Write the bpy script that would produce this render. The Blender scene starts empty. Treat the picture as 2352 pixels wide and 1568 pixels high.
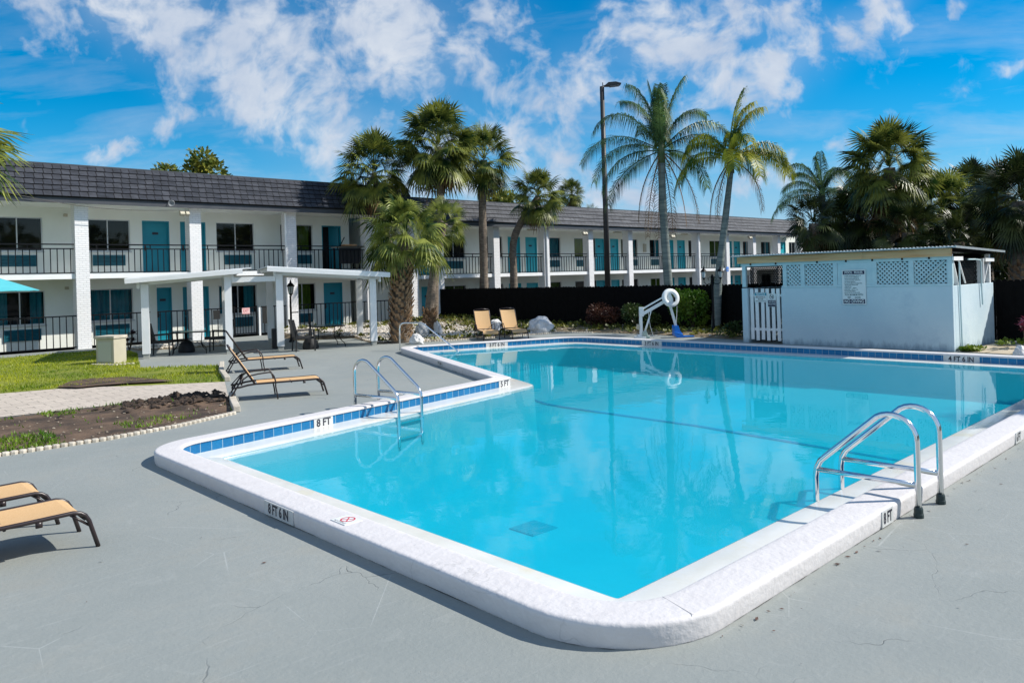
import bpy, bmesh, math, random
from math import sin, cos, pi, radians, sqrt, atan2, floor, tan, exp
from mathutils import Vector, Matrix, noise as mnoise

# ------------------------------------------------------------------ camera, sky, sun, exposure
SC = bpy.context.scene
COL = SC.collection
W, F, PX, PY, ROLL, H = 2352.0, 1790.0, 1176.0, 638.0, radians(1.68), 2.0
YAW = radians(46.8)
FW = Vector((cos(YAW), sin(YAW), 0)); RT = Vector((sin(YAW), -cos(YAW), 0)); UP = Vector((0, 0, 1))
CAM = Vector((0, 0, H))
cd = bpy.data.cameras.new('camera'); co = bpy.data.objects.new('camera', cd); COL.objects.link(co)
cx = RT * cos(ROLL) - UP * sin(ROLL); cy = RT * sin(ROLL) + UP * cos(ROLL); cz = -FW
co.matrix_world = Matrix(((cx.x, cy.x, cz.x, CAM.x), (cx.y, cy.y, cz.y, CAM.y), (cx.z, cy.z, cz.z, CAM.z), (0, 0, 0, 1)))
cd.sensor_width = 36; cd.lens = 36 * F / W; cd.shift_y = -(784 - PY) / W
cd.clip_start = 0.05; cd.clip_end = 8000
SC.camera = co

SUN_EL = radians(41); SUN_AZ = radians(-39.5)          # azimuth measured from +X towards +Y
SUND = Vector((cos(SUN_AZ) * cos(SUN_EL), sin(SUN_AZ) * cos(SUN_EL), sin(SUN_EL)))
sl = bpy.data.lights.new('sun', 'SUN'); sl.energy = 4.9; sl.angle = radians(0.5); sl.color = (1.0, 0.95, 0.865)
so = bpy.data.objects.new('sun', sl); COL.objects.link(so)
so.rotation_euler = (-SUND).to_track_quat('-Z', 'Y').to_euler()

SC.view_settings.view_transform = 'Standard'; SC.view_settings.look = 'None'
SC.view_settings.exposure = 0.22; SC.view_settings.gamma = 1.0
SC.view_settings.use_curve_mapping = False
try:
    SC.cycles.max_bounces = 8; SC.cycles.transparent_max_bounces = 12; SC.cycles.caustics_reflective = False
    SC.cycles.sample_clamp_indirect = 6
except Exception:
    pass

def ray(x, y):
    dx = (x - PX) / F; dy = (PY - y) / F
    X = dx * cos(ROLL) + dy * sin(ROLL); Z = -dx * sin(ROLL) + dy * cos(ROLL)
    return RT * X + FW + UP * Z
def g(x, y, z=0.0):
    d = ray(x, y); return CAM + d * ((z - H) / d.z)
def fy(x, y, Y):
    d = ray(x, y); return CAM + d * (Y / d.y)
def fx(x, y, X):
    d = ray(x, y); return CAM + d * (X / d.x)
def dp(x, y, D):
    return CAM + ray(x, y) * D

wd = bpy.data.worlds.new('World'); SC.world = wd; wd.use_nodes = True
def build_world():
    nt = wd.node_tree; nt.nodes.clear(); N = nt.nodes; L = nt.links
    def nd(t, **k):
        n = N.new(t)
        for a, b in k.items(): setattr(n, a, b)
        return n
    def mth(op, a, b=None, clamp=False):
        n = nd('ShaderNodeMath', operation=op, use_clamp=clamp)
        for i, v in enumerate((a, b)):
            if v is None: continue
            if isinstance(v, (int, float)): n.inputs[i].default_value = v
            else: L.new(v, n.inputs[i])
        return n.outputs[0]
    out = nd('ShaderNodeOutputWorld'); bg = nd('ShaderNodeBackground'); bg.inputs['Strength'].default_value = 0.10
    L.new(bg.outputs[0], out.inputs[0])
    sky = nd('ShaderNodeTexSky', sky_type='NISHITA', sun_disc=False)
    sky.sun_elevation = SUN_EL; sky.sun_rotation = math.atan2(SUND.x, SUND.y)
    sky.air_density = 1.0; sky.dust_density = 0.05; sky.ozone_density = 3.0; sky.altitude = 0
    tc = nd('ShaderNodeTexCoord'); D = tc.outputs['Generated']
    # angles about the direction the courtyard faces
    rot = nd('ShaderNodeVectorRotate', rotation_type='Z_AXIS'); rot.inputs['Angle'].default_value = -(YAW - pi / 2)
    L.new(D, rot.inputs['Vector'])
    sp = nd('ShaderNodeSeparateXYZ'); L.new(rot.outputs[0], sp.inputs[0])
    yb = mth('MAXIMUM', sp.outputs['Y'], 0.15)
    az = mth('DIVIDE', sp.outputs['X'], yb); el = mth('DIVIDE', sp.outputs['Z'], yb)
    ae = nd('ShaderNodeCombineXYZ'); L.new(az, ae.inputs[0]); L.new(el, ae.inputs[1])
    # layer coordinates (flat cloud deck seen in perspective)
    zz = mth('ADD', mth('MAXIMUM', sp.outputs['Z'], 0.0), 0.09)
    px_ = mth('DIVIDE', sp.outputs['X'], zz); py_ = mth('DIVIDE', sp.outputs['Y'], zz)
    pl = nd('ShaderNodeCombineXYZ'); L.new(px_, pl.inputs[0]); L.new(py_, pl.inputs[1])
    def noi(scale, detail, rough, vec, dist=0.0, w=None):
        n = nd('ShaderNodeTexNoise'); n.inputs['Scale'].default_value = scale; n.inputs['Detail'].default_value = detail
        n.inputs['Roughness'].default_value = rough; n.inputs['Distortion'].default_value = dist
        L.new(vec, n.inputs['Vector']); return n
    wob = noi(4.0, 3, 0.6, ae.outputs[0])
    wv = nd('ShaderNodeVectorMath', operation='MULTIPLY_ADD'); L.new(wob.outputs['Color'], wv.inputs[0])
    wv.inputs[1].default_value = (0.12, 0.09, 0); wv.inputs[2].default_value = (-0.06, -0.045, 0)
    aw = nd('ShaderNodeVectorMath', operation='ADD'); L.new(ae.outputs[0], aw.inputs[0]); L.new(wv.outputs[0], aw.inputs[1])
    def blob(c, r, s):
        m = nd('ShaderNodeMapping', vector_type='TEXTURE'); L.new(aw.outputs[0], m.inputs['Vector'])
        m.inputs['Location'].default_value = (c[0], c[1], 0); m.inputs['Rotation'].default_value = (0, 0, radians(r)); m.inputs['Scale'].default_value = (s[0], s[1], 1)
        gt = nd('ShaderNodeTexGradient', gradient_type='SPHERICAL'); L.new(m.outputs[0], gt.inputs[0]); return gt.outputs['Fac']
    BL = CLOUD_BLOBS
    cov = None
    for c, r, s, k in BL:
        b = mth('MULTIPLY', blob(c, r, s), k)
        cov = b if cov is None else mth('MAXIMUM', cov, b)
    n1 = noi(7.0, 4, 0.55, aw.outputs[0], 0.1)
    n2 = noi(20.0, 4, 0.55, aw.outputs[0], 0.15)
    n5 = noi(52.0, 4, 0.6, aw.outputs[0], 0.1)
    t = mth('ADD', mth('ADD', mth('MULTIPLY', n1.outputs[0], 0.8), mth('MULTIPLY', n2.outputs[0], 0.85)), mth('MULTIPLY', n5.outputs[0], 0.30))
    dens = mth('ADD', mth('MULTIPLY', cov, 0.80), mth('SUBTRACT', mth('MULTIPLY', t, 1.9), 1.9 * 0.975 + 0.13))
    mr = nd('ShaderNodeMapRange', interpolation_type='SMOOTHSTEP'); mr.inputs['From Min'].default_value = 0.0; mr.inputs['From Max'].default_value = 0.72
    L.new(dens, mr.inputs['Value'])
    # thin streaks low on the right and left
    ms = nd('ShaderNodeMapping'); L.new(ae.outputs[0], ms.inputs['Vector']); ms.inputs['Rotation'].default_value = (0, 0, radians(-14)); ms.inputs['Scale'].default_value = (2.2, 11, 1)
    n3 = noi(1.6, 6, 0.6, ms.outputs[0], 0.4)
    s1 = nd('ShaderNodeMapRange'); s1.inputs['From Min'].default_value = 0.46; s1.inputs['From Max'].default_value = 0.8; s1.inputs['To Max'].default_value = 0.75
    L.new(n3.outputs[0], s1.inputs['Value'])
    hz = nd('ShaderNodeMapRange'); hz.inputs['From Min'].default_value = 0.38; hz.inputs['From Max'].default_value = 0.02; hz.inputs['To Max'].default_value = 1.0
    L.new(el, hz.inputs['Value'])
    thin = mth('MULTIPLY', s1.outputs[0], mth('ADD', mth('MULTIPLY', hz.outputs[0], 0.75), 0.25))
    veil = mth('MULTIPLY', mth('MULTIPLY', cov, cov), mth('MULTIPLY', n1.outputs[0], 0.75))
    fac = mth('MAXIMUM', mth('MAXIMUM', mth('MULTIPLY', mr.outputs[0], 0.93), veil), thin)
    # blue made deeper away from the horizon, as clean air after rain
    hs = nd('ShaderNodeHueSaturation'); hs.inputs['Saturation'].default_value = 1.85; hs.inputs['Hue'].default_value = 0.495; hs.inputs['Value'].default_value = 1.1
    L.new(sky.outputs[0], hs.inputs['Color'])
    hzc = nd('ShaderNodeMapRange', interpolation_type='SMOOTHSTEP'); hzc.inputs['From Min'].default_value = 0.26; hzc.inputs['From Max'].default_value = -0.02; hzc.inputs['To Max'].default_value = 0.85
    L.new(el, hzc.inputs['Value'])
    hmx = nd('ShaderNodeMix', data_type='RGBA'); L.new(hzc.outputs[0], hmx.inputs['Factor']); L.new(hs.outputs[0], hmx.inputs[6]); hmx.inputs[7].default_value = (2.3, 4.2, 6.8, 1)
    # cloud tone:
    bk = nd('ShaderNodeMapRange', interpolation_type='SMOOTHSTEP'); bk.inputs['From Min'].default_value = 0.22; bk.inputs['From Max'].default_value = -0.35; bk.inputs['To Max'].default_value = 0.55; L.new(sp.outputs['Y'], bk.inputs['Value'])   # pale fill light added to the sky half behind the viewer; clouds: bright tops, greyer thick middle
    n4 = noi(9.0, 7, 0.6, aw.outputs[0], 0.1)
    cr = nd('ShaderNodeValToRGB'); cr.color_ramp.elements[0].position = 0.33; cr.color_ramp.elements[0].color = (4.0, 4.8, 6.2, 1)
    cr.color_ramp.elements[1].position = 0.66; cr.color_ramp.elements[1].color = (6.4, 6.8, 7.4, 1)
    L.new(n4.outputs[0], cr.inputs[0])
    mx = nd('ShaderNodeMix', data_type='RGBA'); L.new(fac, mx.inputs['Factor']); L.new(hmx.outputs[2], mx.inputs[6]); L.new(cr.outputs[0], mx.inputs[7])
    m3 = nd('ShaderNodeMix', data_type='RGBA'); L.new(bk.outputs[0], m3.inputs['Factor']); L.new(mx.outputs[2], m3.inputs[6]); m3.inputs[7].default_value = (6.0, 6.9, 8.2, 1)
    L.new(m3.outputs[2], bg.inputs['Color'])
def pd(x, y):   # photo point -> (azimuth, elevation) slopes of the sky
    d = ray(x, y); return (d.dot(RT) / d.dot(FW), d.z / d.dot(FW))
CLOUD_BLOBS = [   # centre, rotation, half sizes, weight : a broken cloud bank drifting over the yard
    (pd(330, 40), -10, (0.30, 0.10), 0.95), (pd(620, 140), -20, (0.30, 0.13), 1.0), (pd(900, 120), -10, (0.26, 0.20), 1.0), (pd(830, 290), -18, (0.26, 0.10), 0.92),
    (pd(1010, 400), -22, (0.22, 0.10), 0.8), (pd(90, 10), -8, (0.16, 0.05), 0.7), (pd(1130, 60), -20, (0.14, 0.10), 0.72), (pd(1190, 330), -20, (0.16, 0.09), 0.75),
    (pd(1330, 210), 20, (0.16, 0.12), 0.9), (pd(1540, 110), 20, (0.17, 0.13), 0.95), (pd(1690, 40), 20, (0.16, 0.09), 0.95), (pd(1440, 280), 0, (0.18, 0.07), 0.75),
    (pd(1800, 140), 30, (0.16, 0.075), 0.98), (pd(1990, 40), 28, (0.20, 0.05), 0.9), (pd(1660, 210), 25, (0.09, 0.05), 0.7),
    (pd(1330, 440), -5, (0.26, 0.09), 0.72), (pd(1700, 430), 5, (0.3, 0.06), 0.55), (pd(2200, 420), 8, (0.35, 0.055), 0.62),
    (pd(260, 340), 20, (0.11, 0.035), 0.52), (pd(2345, 150), 25, (0.07, 0.03), 0.62), (pd(2240, 15), 30, (0.04, 0.02), 0.62), (pd(1210, 50), 60, (0.05, 0.03), 0.7), (pd(1390, 20), 0, (0.03, 0.02), 0.7)]
build_world()

# ------------------------------------------------------------------ helpers
def link(o): COL.objects.link(o); return o
class MB:
    def __init__(s): s.v = []; s.f = []; s.mi = []; s.uv = {}; s.m = 0
    def vert(s, p): s.v.append((p[0], p[1], p[2])); return len(s.v) - 1
    def face(s, idx, uv=None):
        if uv: s.uv[len(s.f)] = uv
        s.f.append(tuple(idx)); s.mi.append(s.m)
    def quad(s, a, b, c, d, uv=None): s.face([s.vert(a), s.vert(b), s.vert(c), s.vert(d)], uv)
    def tri(s, a, b, c): s.face([s.vert(a), s.vert(b), s.vert(c)])
    def obox(s, c, ax, ay, az):
        c = Vector(c); ax = Vector(ax); ay = Vector(ay); az = Vector(az)
        p = [c + ax * i + ay * j + az * k for k in (-1, 1) for j in (-1, 1) for i in (-1, 1)]
        b = len(s.v); s.v += [tuple(q) for q in p]
        for q in ((0, 2, 3, 1), (4, 5, 7, 6), (0, 1, 5, 4), (2, 6, 7, 3), (0, 4, 6, 2), (1, 3, 7, 5)): s.face([b + i for i in q])
    def box(s, x0, x1, y0, y1, z0, z1):
        s.obox(((x0 + x1) / 2, (y0 + y1) / 2, (z0 + z1) / 2), ((x1 - x0) / 2, 0, 0), (0, (y1 - y0) / 2, 0), (0, 0, (z1 - z0) / 2))
    def bar(s, p0, p1, w, h, up=(0, 0, 1)):
        p0 = Vector(p0); p1 = Vector(p1); d = p1 - p0; l = d.length
        if l < 1e-6: return
        d /= l; u = Vector(up); sd = d.cross(u)
        if sd.length < 1e-4: sd = d.cross(Vector((1, 0, 0)))
        sd.normalize(); u = sd.cross(d)
        s.obox((p0 + p1) / 2, d * l / 2, sd * w / 2, u * h / 2)
    def tube(s, pts, r, n=8, cap=True):
        pts = [Vector(p) for p in pts]; rr = r if isinstance(r, (list, tuple)) else [r] * len(pts)
        t0 = (pts[1] - pts[0]).normalized(); u = t0.orthogonal().normalized(); rings = []
        for i, p in enumerate(pts):
            if i == 0: t = t0
            elif i == len(pts) - 1: t = (pts[i] - pts[i - 1]).normalized()
            else: t = ((pts[i + 1] - pts[i]).normalized() + (pts[i] - pts[i - 1]).normalized()).normalized()
            u = (u - t * u.dot(t)).normalized(); w = t.cross(u)
            rings.append([s.vert(p + (u * cos(2 * pi * k / n) + w * sin(2 * pi * k / n)) * rr[i]) for k in range(n)])
        for a, b in zip(rings, rings[1:]):
            for k in range(n): s.face([a[k], a[(k + 1) % n], b[(k + 1) % n], b[k]])
        if cap: s.face(rings[0][::-1]); s.face(rings[-1])
    def lathe(s, c, prof, n=16, ax=None):
        c = Vector(c); z = Vector(ax).normalized() if ax else UP.copy(); u = z.orthogonal().normalized(); w = z.cross(u); R = []
        for r, h in prof: R.append([s.vert(c + z * h + (u * cos(2 * pi * k / n) + w * sin(2 * pi * k / n)) * r) for k in range(n)])
        for a, b in zip(R, R[1:]):
            for k in range(n): s.face([a[k], a[(k + 1) % n], b[(k + 1) % n], b[k]])
        s.face(R[0][::-1]); s.face(R[-1])
    def prism(s, poly, z0, z1):
        n = len(poly); a = [s.vert((p[0], p[1], z0)) for p in poly]; b = [s.vert((p[0], p[1], z1)) for p in poly]
        s.face(a[::-1]); s.face(b)
        for i in range(n): s.face([a[i], a[(i + 1) % n], b[(i + 1) % n], b[i]])
    def build(s, name, mats, parent=None, smooth=False, loc=None):
        me = bpy.data.meshes.new(name); me.from_pydata(s.v, [], s.f)
        for m in (mats if isinstance(mats, (list, tuple)) else [mats]): me.materials.append(m)
        if len(me.materials) > 1: me.polygons.foreach_set('material_index', s.mi)
        if s.uv:
            ul = me.uv_layers.new(name='UVMap')
            for fi, uv in s.uv.items():
                p = me.polygons[fi]
                for k, li in enumerate(p.loop_indices): ul.data[li].uv = uv[k]
        if smooth: me.polygons.foreach_set('use_smooth', [True] * len(me.polygons))
        me.update(); o = link(bpy.data.objects.new(name, me))
        if parent: o.parent = parent
        if loc: o.location = loc
        return o
def clean(o, angle=None):
    bm = bmesh.new(); bm.from_mesh(o.data); bmesh.ops.recalc_face_normals(bm, faces=bm.faces); bm.to_mesh(o.data); bm.free()
    return o
def bevel(o, w, seg=2):
    m = o.modifiers.new('bevel', 'BEVEL'); m.width = w; m.segments = seg; m.limit_method = 'ANGLE'; m.angle_limit = radians(40); return o
def tag(o, label, cat, group=None):
    o['label'] = label; o['category'] = cat
    if group: o['group'] = group
    return o
def thing(name, label, cat, loc=(0, 0, 0), rz=0.0, group=None):
    o = link(bpy.data.objects.new(name, None)); o.location = loc; o.rotation_euler = (0, 0, rz); o.empty_display_size = 0.2
    return tag(o, label, cat, group)
def kind(o, k): o['kind'] = k; return o
def dup(root, loc, rz, label=None, group=None):
    r = root.copy(); link(r); r.location = loc; r.rotation_euler = (0, 0, rz)
    if label: r['label'] = label
    if group: r['group'] = group
    for ch in list(root.children):
        c = ch.copy(); link(c); c.parent = r
        for gch in list(ch.children):
            d = gch.copy(); link(d); d.parent = c
    return r
def text_mb(txt, size, org, right, up, mat, name, parent=None, ext=0.0, align='CENTER', squash=1.0, bold=0.0):
    cu = bpy.data.curves.new(name, 'FONT'); cu.body = txt; cu.size = size; cu.align_x = align; cu.align_y = 'CENTER'; cu.resolution_u = 3
    cu.offset = bold
    ob = bpy.data.objects.new('tmp', cu); link(ob)
    me = bpy.data.meshes.new_from_object(ob)
    bpy.data.objects.remove(ob); bpy.data.curves.remove(cu)
    right = Vector(right).normalized(); up = Vector(up).normalized(); nrm = right.cross(up)
    M = Matrix(((right.x * squash, up.x, nrm.x, org[0]), (right.y * squash, up.y, nrm.y, org[1]), (right.z * squash, up.z, nrm.z, org[2]), (0, 0, 0, 1)))
    me.transform(M); me.materials.clear(); me.materials.append(mat); me.name = name
    o = link(bpy.data.objects.new(name, me))
    if parent: o.parent = parent
    return o

# ------------------------------------------------------------------ materials
MT = {}
def mat(name, c1, c2=None, rough=0.6, metal=0.0, nscale=3.0, ndetail=5, bump=0.0, bscale=30.0, bdist=0.02, spec=0.5, trans=0.0, stain=None, coords='Object', stretch=None, mid=(0.35, 0.65)):
    if name in MT: return MT[name]
    m = bpy.data.materials.new(name); m.use_nodes = True; nt = m.node_tree; N = nt.nodes; L = nt.links
    b = N['Principled BSDF']; b.inputs['Roughness'].default_value = rough; b.inputs['Metallic'].default_value = metal
    b.inputs['Specular IOR Level'].default_value = spec
    tc = N.new('ShaderNodeTexCoord'); vec = tc.outputs[coords]
    if stretch:
        mp = N.new('ShaderNodeMapping'); mp.inputs['Scale'].default_value = stretch; L.new(vec, mp.inputs[0]); vec = mp.outputs[0]
    colsock = None
    if c2 is not None:
        n = N.new('ShaderNodeTexNoise'); n.inputs['Scale'].default_value = nscale; n.inputs['Detail'].default_value = ndetail; L.new(vec, n.inputs['Vector'])
        r = N.new('ShaderNodeValToRGB'); r.color_ramp.elements[0].position = mid[0]; r.color_ramp.elements[1].position = mid[1]
        r.color_ramp.elements[0].color = (*c1, 1); r.color_ramp.elements[1].color = (*c2, 1)
        L.new(n.outputs[0], r.inputs[0]); colsock = r.outputs[0]
        if stain:
            n2 = N.new('ShaderNodeTexNoise'); n2.inputs['Scale'].default_value = stain[1]; n2.inputs['Detail'].default_value = 6; n2.inputs['Roughness'].default_value = 0.65; L.new(vec, n2.inputs['Vector'])
            mr = N.new('ShaderNodeMapRange'); mr.inputs['From Min'].default_value = stain[2]; mr.inputs['From Max'].default_value = stain[3]; mr.inputs['To Max'].default_value = stain[4]
            L.new(n2.outputs[0], mr.inputs['Value'])
            mx = N.new('ShaderNodeMix'); mx.data_type = 'RGBA'; L.new(mr.outputs[0], mx.inputs['Factor']); L.new(colsock, mx.inputs[6]); mx.inputs[7].default_value = (*stain[0], 1); colsock = mx.outputs[2]
        L.new(colsock, b.inputs['Base Color'])
    else: b.inputs['Base Color'].default_value = (*c1, 1)
    if bump:
        n = N.new('ShaderNodeTexNoise'); n.inputs['Scale'].default_value = bscale; n.inputs['Detail'].default_value = 5; L.new(vec, n.inputs['Vector'])
        bp = N.new('ShaderNodeBump'); bp.inputs['Strength'].default_value = bump; bp.inputs['Distance'].default_value = bdist; L.new(n.outputs[0], bp.inputs['Height']); L.new(bp.outputs[0], b.inputs['Normal'])
    if trans:
        tr = N.new('ShaderNodeBsdfTranslucent'); ms = N.new('ShaderNodeMixShader'); ms.inputs[0].default_value = trans
        if colsock: L.new(colsock, tr.inputs[0])
        else: tr.inputs[0].default_value = (*c1, 1)
        L.new(b.outputs[0], ms.inputs[1]); L.new(tr.outputs[0], ms.inputs[2]); L.new(ms.outputs[0], N['Material Output'].inputs[0])
    MT[name] = m; return m
def brickmat(name, c1, c2, mortar, bw, bh, msize, rough=0.6, bump=0.4, uv=True, offset=0.5, spec=0.5, squash=None, vary=None, stretch_noise=None):
    if name in MT: return MT[name]
    m = bpy.data.materials.new(name); m.use_nodes = True; nt = m.node_tree; N = nt.nodes; L = nt.links; b = N['Principled BSDF']
    b.inputs['Roughness'].default_value = rough; b.inputs['Specular IOR Level'].default_value = spec
    tc = N.new('ShaderNodeTexCoord'); vec = tc.outputs['UV' if uv else 'Object']
    br = N.new('ShaderNodeTexBrick'); br.offset = offset; br.inputs['Scale'].default_value = 1.0; br.inputs['Brick Width'].default_value = bw; br.inputs['Row Height'].default_value = bh
    br.inputs['Mortar Size'].default_value = msize; br.inputs['Mortar Smooth'].default_value = 0.2
    br.inputs['Color1'].default_value = (*c1, 1); br.inputs['Color2'].default_value = (*c2, 1); br.inputs['Mortar'].default_value = (*mortar, 1)
    L.new(vec, br.inputs['Vector']); col = br.outputs['Color']
    if vary:
        n = N.new('ShaderNodeTexNoise'); n.inputs['Scale'].default_value = vary[0]; n.inputs['Detail'].default_value = 6; n.inputs['Roughness'].default_value = 0.65
        if stretch_noise:
            mp = N.new('ShaderNodeMapping'); mp.inputs['Scale'].default_value = stretch_noise; L.new(vec, mp.inputs[0]); L.new(mp.outputs[0], n.inputs['Vector'])
        else: L.new(vec, n.inputs['Vector'])
        mr = N.new('ShaderNodeMapRange'); mr.inputs['From Min'].default_value = 0.3; mr.inputs['From Max'].default_value = 0.7; mr.inputs['To Min'].default_value = 1 - vary[1]; mr.inputs['To Max'].default_value = 1 + vary[1]
        L.new(n.outputs[0], mr.inputs['Value']); mx = N.new('ShaderNodeMix'); mx.data_type = 'RGBA'; mx.blend_type = 'MULTIPLY'; mx.inputs['Factor'].default_value = 1
        L.new(col, mx.inputs[6]); L.new(mr.outputs[0], mx.inputs[7]); col = mx.outputs[2]
    L.new(col, b.inputs['Base Color'])
    bp = N.new('ShaderNodeBump'); bp.inputs['Strength'].default_value = bump; bp.inputs['Distance'].default_value = 0.01; bp.invert = True
    L.new(br.outputs['Fac'], bp.inputs['Height']); L.new(bp.outputs[0], b.inputs['Normal'])
    MT[name] = m; return m

M_white = mat('white_paint', (0.80, 0.81, 0.80), (0.86, 0.86, 0.86), rough=0.55, nscale=2.0, bump=0.15, bscale=25, stain=((0.50, 0.50, 0.46), 0.9, 0.62, 0.85, 0.25))
M_wall = mat('wall_paint', (0.79, 0.81, 0.74), (0.84, 0.86, 0.80), rough=0.7, nscale=1.2, bump=0.12, bscale=18)
M_col = brickmat('painted_brick', (0.86, 0.85, 0.85), (0.80, 0.80, 0.80), (0.68, 0.68, 0.69), 0.21, 0.075, 0.007, rough=0.6, bump=0.9)
M_soffit = mat('soffit_paint', (0.74, 0.76, 0.72), (0.79, 0.80, 0.76), rough=0.7, nscale=2)
M_black = mat('black_metal', (0.006, 0.007, 0.009), rough=0.5, spec=0.15)
M_fascia = mat('dark_fascia', (0.045, 0.05, 0.062), (0.06, 0.065, 0.075), rough=0.5, nscale=2)
M_shL = brickmat('slate_shingle', (0.050, 0.054, 0.066), (0.026, 0.030, 0.040), (0.006, 0.006, 0.008), 0.27, 0.40, 0.017, rough=0.8, spec=0.3, bump=0.5, vary=(2.4, 0.55), stretch_noise=(1, 3.0, 1))
M_shR = brickmat('weathered_shingle', (0.080, 0.083, 0.092), (0.040, 0.043, 0.052), (0.012, 0.012, 0.014), 0.85, 0.25, 0.012, rough=0.75, bump=0.5, vary=(3.5, 0.6), stretch_noise=(2.0, 0.7, 1))
M_teal = mat('teal_door_paint', (0.006, 0.225, 0.31), (0.009, 0.25, 0.34), rough=0.4, nscale=2)
M_tealR = mat('turquoise_door_paint', (0.02, 0.36, 0.45), (0.025, 0.40, 0.49), rough=0.4, nscale=2)
M_grille = mat('teal_grille', (0.008, 0.13, 0.185), rough=0.5)
M_alu = mat('aluminium_frame', (0.55, 0.57, 0.57), rough=0.4, metal=0.2)
M_dark = mat('dark_interior', (0.006, 0.007, 0.009), rough=0.9)
M_cteal = mat('teal_curtain', (0.015, 0.26, 0.36), (0.03, 0.38, 0.50), rough=0.8, nscale=1.0, stretch=(6, 6, 0.2))
M_cgreen = mat('green_curtain', (0.10, 0.17, 0.01), (0.16, 0.25, 0.02), rough=0.8, nscale=1.0, stretch=(6, 6, 0.2))
M_plate = mat('number_plate_dark', (0.02, 0.02, 0.035), rough=0.4)
M_steel = mat('stainless_steel', (0.78, 0.79, 0.80), rough=0.13, metal=1.0)
M_rubber = mat('dark_green_rubber', (0.012, 0.03, 0.03), rough=0.5)
M_tan = mat('tan_sling_fabric', (0.60, 0.37, 0.17), (0.68, 0.44, 0.22), rough=0.75, nscale=90, bump=0.25, bscale=220, bdist=0.003)
M_brown = mat('bronze_chair_frame', (0.028, 0.018, 0.018), rough=0.35)
M_wicker = mat('black_wicker', (0.006, 0.006, 0.007), (0.014, 0.014, 0.016), rough=0.6, nscale=80, bump=0.4, bscale=90)
M_rock = mat('white_limestone', (0.62, 0.61, 0.60), (0.82, 0.81, 0.80), rough=0.85, nscale=4, bump=1.0, bscale=9, bdist=0.09, stain=((0.14, 0.14, 0.15), 5.0, 0.58, 0.72, 0.7))
M_fence = mat('black_fence_paint', (0.003, 0.003, 0.0035), (0.005, 0.005, 0.0055), rough=0.8, nscale=6, spec=0.1)
M_hut = mat('pale_stucco', (0.50, 0.63, 0.69), (0.59, 0.70, 0.74), rough=0.75, nscale=0.9, bump=0.25, bscale=22, stain=((0.27, 0.42, 0.53), 0.9, 0.54, 0.76, 0.6))
def splash(m, col, h, amt):
    nt = m.node_tree; N = nt.nodes; L = nt.links; b = N['Principled BSDF']; src = b.inputs['Base Color'].links[0].from_socket; tc = N.new('ShaderNodeTexCoord'); sp = N.new('ShaderNodeSeparateXYZ'); L.new(tc.outputs['Object'], sp.inputs[0])
    nn = N.new('ShaderNodeTexNoise'); nn.inputs['Scale'].default_value = 5; nn.inputs['Detail'].default_value = 7; nn.inputs['Roughness'].default_value = .7
    mp = N.new('ShaderNodeMapping'); mp.inputs['Scale'].default_value = (1, 1, .35); L.new(tc.outputs['Object'], mp.inputs[0]); L.new(mp.outputs[0], nn.inputs['Vector'])
    ma = N.new('ShaderNodeMath'); ma.operation = 'MULTIPLY_ADD'; L.new(nn.outputs[0], ma.inputs[0]); ma.inputs[1].default_value = -1.6 * h; L.new(sp.outputs['Z'], ma.inputs[2])
    mr = N.new('ShaderNodeMapRange'); mr.inputs['From Min'].default_value = -.25 * h; mr.inputs['From Max'].default_value = -.75 * h; mr.inputs['To Max'].default_value = amt; L.new(ma.outputs[0], mr.inputs['Value'])
    mx = N.new('ShaderNodeMix'); mx.data_type = 'RGBA'; L.new(mr.outputs[0], mx.inputs['Factor']); L.new(src, mx.inputs[6]); mx.inputs[7].default_value = (*col, 1); L.new(mx.outputs[2], b.inputs['Base Color'])
splash(M_hut, (0.17, 0.25, 0.31), .32, .75)
M_lat = mat('lattice_paint', (0.46, 0.62, 0.66), (0.54, 0.68, 0.71), rough=0.6, nscale=5)
M_wood = mat('raw_pine', (0.60, 0.28, 0.11), (0.74, 0.46, 0.24), rough=0.7, nscale=1.5, stretch=(3, 0.6, 9))
M_tin = mat('corrugated_metal', (0.42, 0.46, 0.47), (0.52, 0.55, 0.56), rough=0.4, metal=0.5, nscale=3)
M_navy = mat('sign_navy', (0.006, 0.006, 0.05), rough=0.4)
M_signw = mat('sign_white', (0.75, 0.77, 0.76), rough=0.45)
M_ink = mat('sign_ink', (0.015, 0.015, 0.03), rough=0.5)
M_red = mat('sign_red', (0.60, 0.03, 0.06), rough=0.5)
M_pink = mat('sign_pink', (0.82, 0.60, 0.58), rough=0.5)
M_lift = mat('white_powder_coat', (0.80, 0.83, 0.83), rough=0.35)
M_motor = mat('pale_green_plastic', (0.36, 0.46, 0.42), rough=0.5)
M_blue = mat('blue_plastic', (0.012, 0.20, 0.72), rough=0.35)
M_umb = mat('aqua_canvas', (0.10, 0.55, 0.64), (0.12, 0.60, 0.68), rough=0.8, nscale=3, trans=0.25)
M_pole = mat('bronze_pole', (0.028, 0.026, 0.026), (0.042, 0.038, 0.037), rough=0.5, nscale=2)
M_lens = mat('lamp_lens', (0.20, 0.20, 0.21), rough=0.2)
M_glassl = mat('frosted_lamp_glass', (0.62, 0.68, 0.68), rough=0.25)
M_ped = mat('beige_cabinet', (0.47, 0.43, 0.33), (0.51, 0.47, 0.36), rough=0.5, nscale=3)
M_edge = mat('edging_concrete', (0.46, 0.41, 0.33), (0.60, 0.54, 0.45), rough=0.85, nscale=6, bump=0.3)
M_tabtop = mat('smoked_glass_top', (0.10, 0.16, 0.14), rough=0.12)
M_floorp = mat('grey_patio', (0.33, 0.34, 0.31), (0.42, 0.42, 0.38), rough=0.8, nscale=1.5, bump=0.1)

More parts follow.
